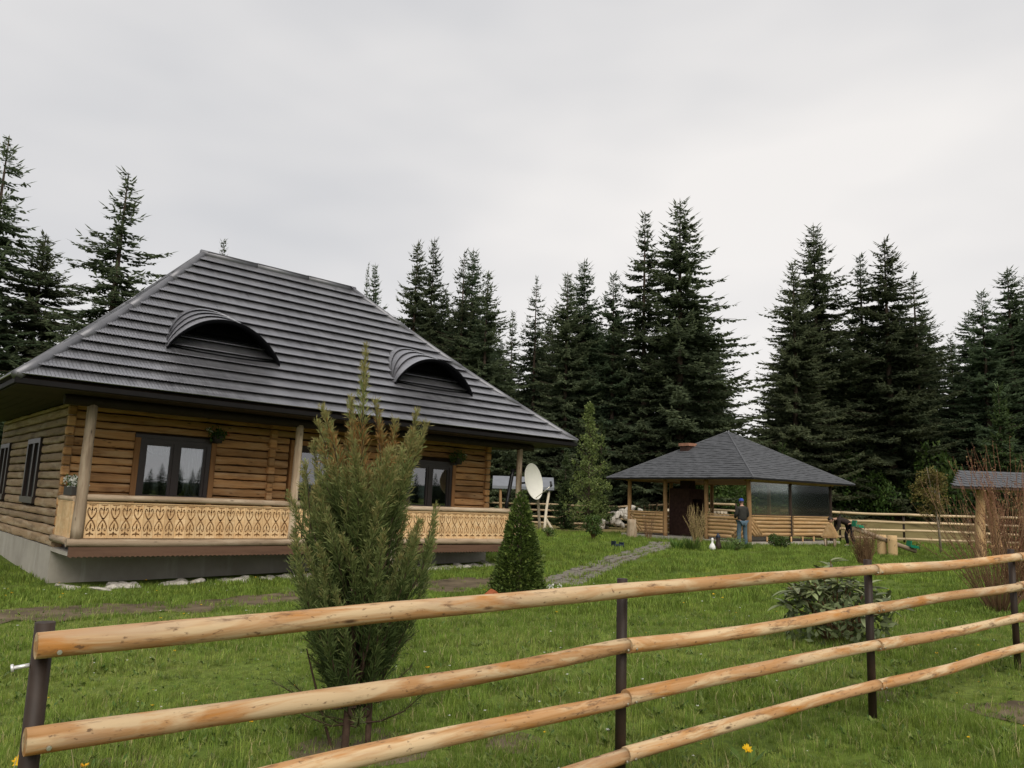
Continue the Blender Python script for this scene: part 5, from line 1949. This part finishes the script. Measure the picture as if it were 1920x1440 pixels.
    for k in range(16):
        az = r.uniform(0, 2 * pi) if k > 5 else pi + r.uniform(-.5, .5) - .4
        L_ = r.uniform(.25, .52)
        z0 = r.uniform(.12, .5)
        pts = [np.array([cos(az) * L_ * t, sin(az) * L_ * t, z0 + .18 * t * t + r.normal(0, .012)]) for t in (0, .35, .7, 1)]
        br.tube(pts, [.007, .005, .004, .0015], 4, False)
        n = 130
        q = r.uniform(.3, 1, n)
        idx = np.clip((q * 3).astype(int), 0, 2)
        pp = np.array(pts)
        base = pp[idx] + (pp[idx + 1] - pp[idx]) * ((q * 3) % 1)[:, None]
        d = nrm(r.normal(0, .6, (n, 3)) + np.array([cos(az) * .5, sin(az) * .5, .5]))
        ln = r.uniform(.03, .08, n)
        P.append(base); A.append(d * ln[:, None]); S.append(nrm(np.cross(d, r.normal(0, 1, (n, 3)))) * .0022); T.append(np.clip(r.normal(.3, .15, n), 0, .7))
    obj('low_sprays', soup('low_sprays', np.concatenate(P), np.concatenate(A), np.concatenate(S), np.concatenate(T), M['juniper']), root)
    br.build('stems', M['twig_bark'], root, True)


juniper()

# ================================================================== CONICAL THUJA
r = np.random.default_rng(23)
th = empty('conical_thuja', (.2, 11.95, gh(.2, 11.95)), (0, 0, 0), 'dense dark green conical thuja in front of the porch end', 'thuja')
n = 15000
z = 1.70 * (1 - r.uniform(0, 1, n) ** .55)
az = r.uniform(0, 2 * pi, n)
lump = np.array([1 + .20 * mnoise.noise((cos(a) * 2.2, sin(a) * 2.2, zz * 3.5)) + .10 * mnoise.noise((cos(a) * 6, sin(a) * 6, zz * 8)) for a, zz in zip(az, z)])
env = .46 * np.clip(1 - z / 1.72, 0, 1) ** .8 * np.clip(z * 4 + .55, 0, 1) * lump + .01
q = r.uniform(.35, 1.0, n) ** .5
P = np.stack([np.cos(az) * env * q, np.sin(az) * env * q, z], 1)
od = np.stack([np.cos(az), np.sin(az), np.full(n, .55)], 1)
d = nrm(od + r.normal(0, .4, (n, 3)))
ln = .055 * r.uniform(.6, 1.4, n)
tg = np.stack([-np.sin(az), np.cos(az), np.zeros(n)], 1)
S = nrm(tg * .8 + r.normal(0, .6, (n, 3))) * (ln * .28)[:, None]
T = np.clip(.35 + .55 * (q - .75) + r.normal(0, .17, n) + .5 * (lump - 1), 0, 1)
obj('foliage', soup('foliage', P, d * ln[:, None], S, T, M['thuja']), th)
MB().tube([(0, 0, -.05), (0, 0, .8), (0, 0, 1.5)], [.04, .03, .006], 7).build('trunk', M['bark'], th)

# ================================================================== RHODODENDRON
r = np.random.default_rng(29)
rh = empty('rhododendron_bush', (3.55, 8.5, gh(3.55, 8.5)), (0, 0, 0), 'broad-leaved evergreen bush behind the fence on the right', 'bush')
LV = []
for k in range(5):
    v, f = [], []
    rr = random.Random(k)
    cu, tw = rr.uniform(-.25, .05), rr.uniform(-.3, .3)
    for i in range(7):
        t = i / 6
        w = .17 * sin(pi * min(1, t * .92 + .06)) ** .8
        zc = cu * t * t
        for s in (-1, 0, 1):
            v.append((t, s * w, zc + abs(s) * w * .45 + tw * s * w * t))
    for i in range(6):
        for j in range(2):
            a = i * 3 + j
            f.append((a, a + 3, a + 4, a + 1))
    me = mesh_from('leaf', v, f, M['rhodo'], True)
    at2 = me.attributes.new('tint', 'FLOAT', 'POINT')
    at2.data.foreach_set('value', [rr.uniform(.1, .9)] * len(v))
    LV.append(me)
b = MB()
cnt = 0
tips = []
for i in range(44):
    az = r.uniform(0, 2 * pi); q = sqrt(r.uniform(.05, 1))
    hh = .80 * (1 - .55 * q * q) * r.uniform(.75, 1.08) + .06
    tip = Vector((cos(az) * .60 * q, sin(az) * .55 * q, hh))
    b.tube([(cos(az) * .05, sin(az) * .05, -.05), tip * .5 + Vector((0, 0, .04)), tip], [.012, .009, .005], 5, False)
    tips.append(tip)
b.build('stems', M['brown_twig'], rh, True)
for tip in tips:
    nl = 7
    off = r.uniform(0, 6)
    for k in range(nl):
        if cnt >= 298: break
        a = off + 2 * pi * k / nl + r.normal(0, .25)
        el = r.uniform(-.35, .55)
        d = Vector((cos(a) * cos(el), sin(a) * cos(el), sin(el)))
        s = r.uniform(.13, .205)
        obj('leaf', LV[cnt % 5], rh, tip - Vector((0, 0, r.uniform(0, .10))), d.to_track_quat('X', 'Z').to_euler(), s)
        cnt += 1
rr_n = 900
az = r.uniform(0, 2 * pi, rr_n); q = np.sqrt(r.uniform(0, 1, rr_n))
P = np.stack([np.cos(az) * .54 * q, np.sin(az) * .5 * q, r.uniform(.1, .72, rr_n) * (1 - .4 * q * q)], 1)
d = nrm(r.normal(0, 1, (rr_n, 3))) * r.uniform(.07, .13, rr_n)[:, None]
io = obj('inner_leaves', soup('inner_leaves', P, d, nrm(np.cross(d, r.normal(0, 1, (rr_n, 3)))) * .022, r.uniform(0, .5, rr_n), M['rhodo']), rh)
io['kind'] = 'stuff'

# ================================================================== FLOWERS ON THE HOUSE
def flower_pot(name, loc, label, fl_col, seed, hang=True):
    r = np.random.default_rng(seed)
    root = empty(name, loc, (0, 0, HR), label, 'flower pot')
    MB().lathe([(0, -.14), (.08, -.14), (.11, 0), (.115, .01), (.10, .01), (.09, -.01), (0, -.01)], 14).build('pot', M['dark_pot'], root, True)
    C = [(r.normal(0, .08), r.normal(0, .07), r.uniform(-.06, .14)) for _ in range(12)]
    obj('foliage', cloud_leaves(r, C, [.09] * 12, 420, .05, -.1, M['bush_leaf']), root)
    for col, off, n in fl_col:
        C = [(off[0] + r.normal(0, .03), off[1] + r.normal(0, .03), off[2] + r.normal(0, .03)) for _ in range(5)]
        obj('blossom', cloud_leaves(r, C, [.03] * 5, n, .03, .2, M[col], 'blossom', .5), root)
    if hang:
        MB().tube([(0, 0, .0), (0, .05, .22), (0, .2, .26)], .007, 5).build('bracket', M['dark_metal'], root)


flower_pot('flower_pot', HW(2.74, -.22, 2.60), 'hanging flower pot with white and red blooms beside the left window', [('white_petal', (-.16, 0, .10), 60), ('red_petal', (.17, 0, .03), 16)], 111)
flower_pot('flower_pot', HW(9.02, -.22, 2.56), 'dark hanging flower pot beside the right window', [('white_petal', (.14, 0, .08), 14)], 112)
fbx = empty('flower_box', HW(.10, -.72, 1.31), (0, 0, HR), 'dark flower box with white blossoms on the left porch rail', 'flower box')
MB().box(-.10, .10, -.30, .30, .0, .15).build('box', M['dark_pot'], fbx)
r = np.random.default_rng(113)
C = [(r.normal(0, .05), r.uniform(-.28, .28), r.uniform(.18, .28)) for _ in range(26)]
obj('blossom', cloud_leaves(r, C, [.06] * 26, 420, .045, .3, M['white_petal'], 'blossom', .5), fbx)
obj('foliage', cloud_leaves(r, C, [.08] * 26, 300, .05, .0, M['bush_leaf']), fbx)

# ================================================================== PEOPLE
def skin(name, V, E, Rd, mat, parent, lev=2):
    me = bpy.data.meshes.new(name)
    me.from_pydata(V, E, [])
    o = bpy.data.objects.new(name, me)
    COL.objects.link(o)
    md = o.modifiers.new('skin', 'SKIN')
    md.use_smooth_shade = True
    for i, q in enumerate(Rd):
        s = me.skin_vertices[0].data[i]
        s.radius = (q, q) if not hasattr(q, '__len__') else q
        s.use_root = (i == 0)
    sb_ = o.modifiers.new('sub', 'SUBSURF'); sb_.levels = lev; sb_.render_levels = lev
    dg = bpy.context.evaluated_depsgraph_get()
    m2 = bpy.data.meshes.new_from_object(o.evaluated_get(dg))
    bpy.data.objects.remove(o, do_unlink=True)
    m2.name = name
    m2.materials.clear(); m2.materials.append(mat)
    m2.polygons.foreach_set('use_smooth', [True] * len(m2.polygons))
    return obj(name, m2, parent)


def head_mesh(name, c, tilt, parent, skinm):
    bm = bmesh.new()
    bmesh.ops.create_uvsphere(bm, u_segments=20, v_segments=14, radius=1)
    for v_ in bm.verts:
        x, y, z = v_.co
        k = 1 - .22 * max(0, -z) ** 1.5
        v_.co = Vector((x * .076 * k, y * .098 * k + (.008 if z < 0 and y > 0 else 0), z * .118))
        if y > .85 and abs(x) < .25 and -.25 < z < .2: v_.co.y += .022        # nose
        if abs(x) > .9 and abs(y) < .3 and -.25 < z < .25: v_.co.x *= 1.16      # ears
    me = bpy.data.meshes.new(name); bm.to_mesh(me); bm.free()
    me.materials.append(skinm)
    me.polygons.foreach_set('use_smooth', [True] * len(me.polygons))
    o = obj(name, me, parent, c, tilt)
    return o


def hand(name, wrist, d, parent, mat, sgn=1):
    """palm with four curled fingers and a thumb"""
    wrist, d = Vector(wrist), Vector(d).normalized()
    side = d.cross(Vector((0, 0, 1)))
    side = side.normalized() if side.length > .1 else Vector((1, 0, 0))
    nrmv = side.cross(d).normalized()
    b = MB()
    b.tube([wrist, wrist + d * .05, wrist + d * .09], [.026, .038, .034], 10)
    for k, (off, ln) in enumerate(((-.028, .065), (-.010, .078), (.010, .075), (.027, .06))):
        p = wrist + d * .085 + side * off
        b.tube([p, p + d * ln * .5 - nrmv * .01, p + d * ln * .8 - nrmv * .035], [.010, .009, .007], 6)
    p = wrist + d * .03 + side * .032 * sgn
    b.tube([p, p + side * .03 * sgn + d * .025, p + side * .035 * sgn + d * .06], [.012, .011, .008], 6)
    return b.build(name, mat, parent, True)


# standing man, back to the viewer, hands before him (local +Y is where he faces)
man = empty('person', (8.80, 29.25, gh(8.8, 29.25)), (0, 0, radians(12)), 'person in dark jacket, jeans and blue cap standing before the gazebo', 'person')
V = [(0, 0, .97), (0, 0, 1.13), (0, .0, 1.30), (0, -.01, 1.43), (0, .01, 1.52), (0, .03, 1.60),
     (.17, -.01, 1.42), (.25, .01, 1.16), (.17, .22, 1.08), (.10, .30, 1.10),
     (-.17, -.01, 1.42), (-.25, .01, 1.16), (-.17, .22, 1.08), (-.10, .30, 1.10),
     (.10, 0, .90), (.125, .02, .50), (.14, -.02, .10), (.15, .10, .04),
     (-.10, 0, .90), (-.13, .03, .50), (-.15, -.02, .10), (-.16, .10, .04)]
E_ = [(0, 1), (1, 2), (2, 3), (3, 4), (4, 5), (3, 6), (6, 7), (7, 8), (8, 9), (3, 10), (10, 11), (11, 12), (12, 13), (0, 14), (14, 15), (15, 16), (16, 17), (0, 18), (18, 19), (19, 20), (20, 21)]
Rd = [(.15, .11), (.145, .105), (.165, .115), (.12, .09), .055, .05, .07, .05, .04, .03, .07, .05, .04, .03, .085, .06, .045, .035, .085, .06, .045, .035]
skin('body', V, E_, Rd, M['skin'], man)
jv = [0, 1, 2, 3, 4, 6, 7, 8, 10, 11, 12]
mp = {a: i for i, a in enumerate(jv)}
JV = [V[i] for i in jv]
JV[0] = (0, 0, .93)
skin('jacket', JV, [(mp[a], mp[b2]) for a, b2 in E_ if a in mp and b2 in mp], [(.20, .155), (.19, .145), (.20, .145), (.14, .105), .068, .085, .07, .056, .085, .07, .056], M['jacket'], man)
tv = [0, 14, 15, 16, 18, 19, 20]
mp = {a: i for i, a in enumerate(tv)}
TV = [V[i] for i in tv]
TV[3] = (.14, -.01, .07); TV[6] = (-.15, -.01, .07)
skin('jeans', TV, [(mp[a], mp[b2]) for a, b2 in E_ if a in mp and b2 in mp], [(.17, .13), .105, .082, .075, .105, .082, .075], M['jean'], man)
for s in (-1, 1):
    skin('shoe', [(.145 * s, -.06, .05), (.15 * s, .04, .05), (.155 * s, .15, .04)], [(0, 1), (1, 2)], [(.048, .045), (.05, .04), (.045, .03)], M['shoe'], man, 1)
hd = head_mesh('head', (0, .045, 1.665), (-.28, 0, 0), man, M['skin'])
b = MB(); b.lathe([(.092, .02), (.094, .05), (.085, .10), (.055, .135), (0, .148)], 18)
cp = b.build('cap', M['cap'], hd, True)
cp.scale = (.93, 1.14, .95)
b = MB()
for a in range(9):
    an = -1.1 + 2.2 * a / 8
    b.v += [(sin(an) * .085, .085 + cos(an) * .02, .032), (sin(an) * .08, .10 + cos(an) * .075, .022)]
for a in range(8):
    b.f.append((a * 2, a * 2 + 1, a * 2 + 3, a * 2 + 2))
b.build('cap_peak', M['cap'], hd)
MB().lathe([(.080, -.045), (.084, 0), (.083, .03)], 16, (0, -.018, .0)).build('hair', M['hair'], hd, True)
for s in (-1, 1):
    hand('hand', (.115 * s, .285, 1.095), (-.25 * s, .8, .1), man, M['skin'], -s)

# bending person facing left (local +Y is where they face)
bp = empty('person', (14.08, 32.3, gh(14.08, 32.3)), (0, 0, radians(92)), 'person in dark brown top and black trousers bending over at the gazebo', 'person')
V = [(0, -.12, .92), (0, .06, 1.00), (0, .28, 1.08), (0, .44, 1.10), (0, .54, 1.11), (0, .62, 1.10),
     (.16, .42, 1.04), (.17, .44, .76), (.12, .58, .56), (.10, .62, .50),
     (-.16, .42, 1.04), (-.17, .46, .76), (-.12, .60, .58), (-.10, .64, .52),
     (.10, -.13, .84), (.12, .02, .48), (.12, -.06, .10), (.13, .07, .04),
     (-.10, -.13, .84), (-.13, -.10, .46), (-.14, -.22, .10), (-.14, -.09, .04)]
skin('body', V, E_, Rd, M['skin'], bp)
mp = {a: i for i, a in enumerate(jv)}
skin('top', [V[i] for i in jv], [(mp[a], mp[b2]) for a, b2 in E_ if a in mp and b2 in mp], [(.165, .145), (.165, .14), (.18, .14), (.13, .10), .062, .08, .062, .05, .08, .062, .05], M['brown_top'], bp)
mp = {a: i for i, a in enumerate(tv)}
skin('trousers', [V[i] for i in tv], [(mp[a], mp[b2]) for a, b2 in E_ if a in mp and b2 in mp], [(.17, .15), .11, .08, .065, .11, .08, .065], M['black_cloth'], bp)
for (sx, sy) in ((.125, -.06), (-.14, -.22)):
    skin('shoe', [(sx, sy - .05, .05), (sx, sy + .05, .05), (sx, sy + .15, .04)], [(0, 1), (1, 2)], [(.045, .045), (.048, .04), (.042, .03)], M['white'], bp, 1)
hd = head_mesh('head', (0, .70, 1.07), (-1.15, 0, 0), bp, M['skin'])
MB().lathe([(.0, .128), (.05, .12), (.082, .08), (.088, .02), (.085, -.04), (.06, -.07)], 16, (0, -.02, 0)).build('hair', M['hair'], hd, True).scale = (.95, 1.12, 1)
for s in (-1, 1):
    hand('hand', (.10 * s, .63, .50), (0, .3, -.9), bp, M['skin'], -s)

# ================================================================== GRASS AND WILD FLOWERS
def blade_clump(seed, n, rad, h0, h1, w, mat, name, bendy=.5, tmu=.40):
    r = np.random.default_rng(seed)
    V, F, T = [], [], []
    for i in range(n):
        az = r.uniform(0, 2 * pi); q = rad * sqrt(r.uniform(0, 1))
        p = np.array([cos(az) * q, sin(az) * q, -.005])
        h = r.uniform(h0, h1)
        a2 = r.uniform(0, 2 * pi)
        out = np.array([cos(a2), sin(a2), 0]) * h * bendy * r.uniform(.2, 1.1)
        sd = np.array([-sin(a2 + r.normal(0, .5)), cos(a2), 0]) * w * r.uniform(.6, 1.2)
        m1 = p + out * .25 + np.array([0, 0, h * .58])
        tp = p + out + np.array([0, 0, h * r.uniform(.85, 1)])
        b_ = len(V)
        V += [p - sd, p + sd, m1 + sd * .75, m1 - sd * .75, tp]
        F += [(b_, b_ + 1, b_ + 2, b_ + 3), (b_ + 3, b_ + 2, b_ + 4)]
        t = float(np.clip(r.normal(tmu, .2), 0, .86)) if r.random() > .07 else r.uniform(.9, 1)
        T += [t] * 5
    me = mesh_from(name, V, F, mat)
    a = me.attributes.new('tint', 'FLOAT', 'POINT'); a.data.foreach_set('value', T)
    return me


def leaf_clump(seed, n, size, mat, name):
    r = np.random.default_rng(seed)
    az = r.uniform(0, 2 * pi, n)
    P = np.stack([np.cos(az) * .01, np.sin(az) * .01, np.full(n, .0)], 1)
    A = np.stack([np.cos(az), np.sin(az), r.uniform(.25, .9, n)], 1) * (size * r.uniform(.6, 1.2, n))[:, None]
    S = np.stack([-np.sin(az), np.cos(az), r.normal(0, .2, n)], 1) * size * .2
    return soup(name, P, A, S, r.uniform(0, 1, n), mat, .6)


HPOLY = EXCL


def ok(x, y):
    for P in HPOLY:
        if in_poly(x, y, P): return False
    return True


rg = np.random.default_rng(99)
FENCE_A, FENCE_B = np.array(FP[0]), np.array(FP[3])


SOIL = [(-2.05, 4.05, .55), (-.87, 4.92, .38), (3.80, 5.75, .34), (2.95, 6.35, .26), (.1, 5.1, .22)]
for (sx_, sy_, sr_) in SOIL:
    v, f = [(sx_, sy_, gh(sx_, sy_) + .012)], []
    for k in range(18):
        a = 2 * pi * k / 18
        q = sr_ * (1 + .45 * mnoise.noise((cos(a) * 1.5 + sx_, sin(a) * 1.5, sy_)))
        v.append((sx_ + q * cos(a), sy_ + q * sin(a), gh(sx_ + q * cos(a), sy_ + q * sin(a)) + .003))
    for k in range(18):
        f.append((0, 1 + k, 1 + (k + 1) % 18))
    tag(obj('bare_soil', mesh_from('bare_soil', v, f, M['earth'], True)), kind='structure')


def soilness(x, y):
    """bare earth: trodden patches"""
    v_ = mnoise.noise((x * .9 + 3.1, y * .9, 0)) + .5 * mnoise.noise((x * 2.6, y * 2.6, 4))
    d_ = abs((x - FENCE_A[0]) * fn.x + (y - FENCE_A[1]) * fn.y)
    v_ += .35 * exp(-(d_ / .5) ** 2) - .05
    for (sx_, sy_, sr_) in SOIL: v_ += .9 * exp(-((x - sx_) ** 2 + (y - sy_) ** 2) / (sr_ * sr_))
    return v_


def rings(spec):
    out = []
    for (y0, y1, dens, s0, s1) in spec:
        hw = lambda y: .72 * y + 1.2
        area = (y1 - y0) * (hw(y0) + hw(y1))
        n_ = int(area * dens)
        ys = rg.uniform(y0, y1, n_); xs = rg.uniform(-1, 1, n_) * (.72 * ys + 1.2)
        keep = []
        for x, y in zip(xs, ys):
            if not ok(x, y) and not (((10 < y and 0 < x < 7) or (y < 17 and x < 1.2 and (x - HX) * sin(HR) - (y - HY) * cos(HR) > 1.6)) and rg.random() < (.28 if x > 0 else .12)): continue
            so_ = soilness(x, y) if y < 20 else mnoise.noise((x * .5, y * .5, 0))
            if so_ > .52 and rg.random() < (.72 if so_ > .95 else .40): continue
            pat = .80 + .60 * mnoise.noise((x * .7, y * .7, 9)) + .40 * mnoise.noise((x * 3, y * 3, 2))
            keep.append((x, y, gh(x, y), rg.uniform(s0, s1) * max(.45, pat)))
        out += keep
    return np.array(out)


CL = [blade_clump(1, 22, .07, .035, .085, .0022, M['grass'], 'grass_short'), blade_clump(2, 24, .08, .05, .13, .0022, M['grass'], 'grass_mid'), blade_clump(3, 16, .05, .10, .20, .0024, M['grass'], 'grass_tall', .7)]
CF = blade_clump(4, 26, .16, .05, .12, .0065, M['grass'], 'grass_far', tmu=.5)
g1 = rings([(1.6, 4.2, 340, .7, 1.15), (4.2, 7.5, 250, .7, 1.15), (7.5, 12, 120, 1.0, 1.45)])
yl = np.array([mnoise.noise((p[0] * .55 + 7, p[1] * .55, 3)) + .45 * mnoise.noise((p[0] * 2.2, p[1] * 2.2, 6)) + rg.normal(0, .12) for p in g1]) > .0
CY = blade_clump(11, 22, .07, .03, .075, .0023, M['grass'], 'grass_pale', tmu=.80)
scatter('lawn_grass', g1[~yl, :3], rg.uniform(0, 6.28, int((~yl).sum())), g1[~yl, 3], CL[0], 'short green lawn grass')
scatter('pale_lawn_grass', g1[yl, :3], rg.uniform(0, 6.28, int(yl.sum())), g1[yl, 3], CY, 'short yellowish patches of lawn grass')
g2 = rings([(1.6, 4.2, 80, .7, 1.15), (4.2, 7.5, 50, .7, 1.1), (7.5, 13, 22, .8, 1.2)])
scatter('meadow_grass', g2[:, :3], rg.uniform(0, 6.28, len(g2)), g2[:, 3], CL[1], 'uneven longer meadow grass')
g3 = rings([(1.6, 5, 22, .6, 1.2), (5, 10, 12, .7, 1.2)])
scatter('grass_tufts', g3[:, :3], rg.uniform(0, 6.28, len(g3)), g3[:, 3], CL[2], 'scattered tall grass tufts')
g4 = rings([(11, 18, 48, .8, 1.3), (18, 28, 22, 1.0, 1.6), (28, 38, 9, 1.3, 2.0)])
scatter('distant_lawn_grass', g4[:, :3], rg.uniform(0, 6.28, len(g4)), g4[:, 3], CF, 'lawn grass further away')
g5 = rings([(1.6, 5, 60, .6, 1.3), (5, 12, 30, .7, 1.4)])
scatter('lawn_weeds', g5[:, :3], rg.uniform(0, 6.28, len(g5)), g5[:, 3], leaf_clump(6, 9, .055, M['weed'], 'weed'), 'clover and broad-leaved weeds in the lawn')


def flower_head(seed, mat, size, stem):
    r = np.random.default_rng(seed)
    n = 26
    az = r.uniform(0, 2 * pi, n)
    P = np.stack([np.cos(az) * .002, np.sin(az) * .002, np.full(n, stem)], 1)
    A = np.stack([np.cos(az), np.sin(az), r.uniform(.05, .8, n)], 1) * size
    S = np.stack([-np.sin(az), np.cos(az), np.zeros(n)], 1) * size * .18
    me = soup('petals', P, A, S, r.uniform(0, 1, n), mat, .7)
    me.materials.append(M['weed'])
    return me


g6 = rings([(3, 7, 2.2, .6, 1.2), (7, 16, .8, .9, 1.5)])
scatter('white_wildflowers', g6[:, :3], rg.uniform(0, 6.28, len(g6)), g6[:, 3], flower_head(7, M['white_petal'], .010, .10), 'tiny white wildflowers in the lawn')
g7 = rings([(3, 7, 1.5, .7, 1.3), (7, 16, .6, 1.0, 1.7)])
scatter('yellow_wildflowers', g7[:, :3], rg.uniform(0, 6.28, len(g7)), g7[:, 3], flower_head(8, M['yellow_petal'], .012, .10), 'tiny yellow wildflowers in the lawn')


def dandelion(x, y, s, tl, label, hgt):
    root = empty('dandelion', (x, y, gh(x, y)), (0, 0, 0), label, 'flower')
    MB().tube([(0, 0, -.01), (.005, 0, hgt * .5), (0, 0, hgt)], .0025, 6).build('stem', M['bush_stem'], root)
    o = obj('flower_head', flower_head(12, M['yellow_petal'], .024 * s, 0), root, (0, 0, hgt), tl)
    o2_ = obj('flower_head', flower_head(13, M['yellow_petal'], .017 * s, .003), root, (0, 0, hgt), tl)
    obj('leaves', leaf_clump(15, 8, .10, M['weed'], 'leaves'), root)


M['bush_stem'] = plain('green_stem', (.10, .15, .04), .7)
dandelion(1.42, 4.68, 1.15, (.75, .1, 0), 'single yellow dandelion below the lowest rail, right of the middle post', .10)
dandelion(-2.43, 4.15, 1.3, (1.0, .2, 0), 'orange-yellow dandelion at the left edge beside the first post', .12)
# white blossoms at the foot of the thuja
nw = empty('white_flower_clump', (.72, 12.2, gh(.72, 12.2)), (0, 0, 0), 'clump of white flowers right of the conical thuja', 'flowers')
r = np.random.default_rng(121)
C = [(r.normal(0, .12), r.normal(0, .1), r.uniform(.18, .30)) for _ in range(9)]
obj('blossom', cloud_leaves(r, C, [.025] * 9, 110, .03, .3, M['white_petal'], 'blossom', .45), nw)
obj('leaves', cloud_leaves(r, [(0, 0, .08), (.12, 0, .1), (-.12, .05, .09)], [.13] * 3, 260, .09, .7, M['weed'], 'leaves', .12), nw)
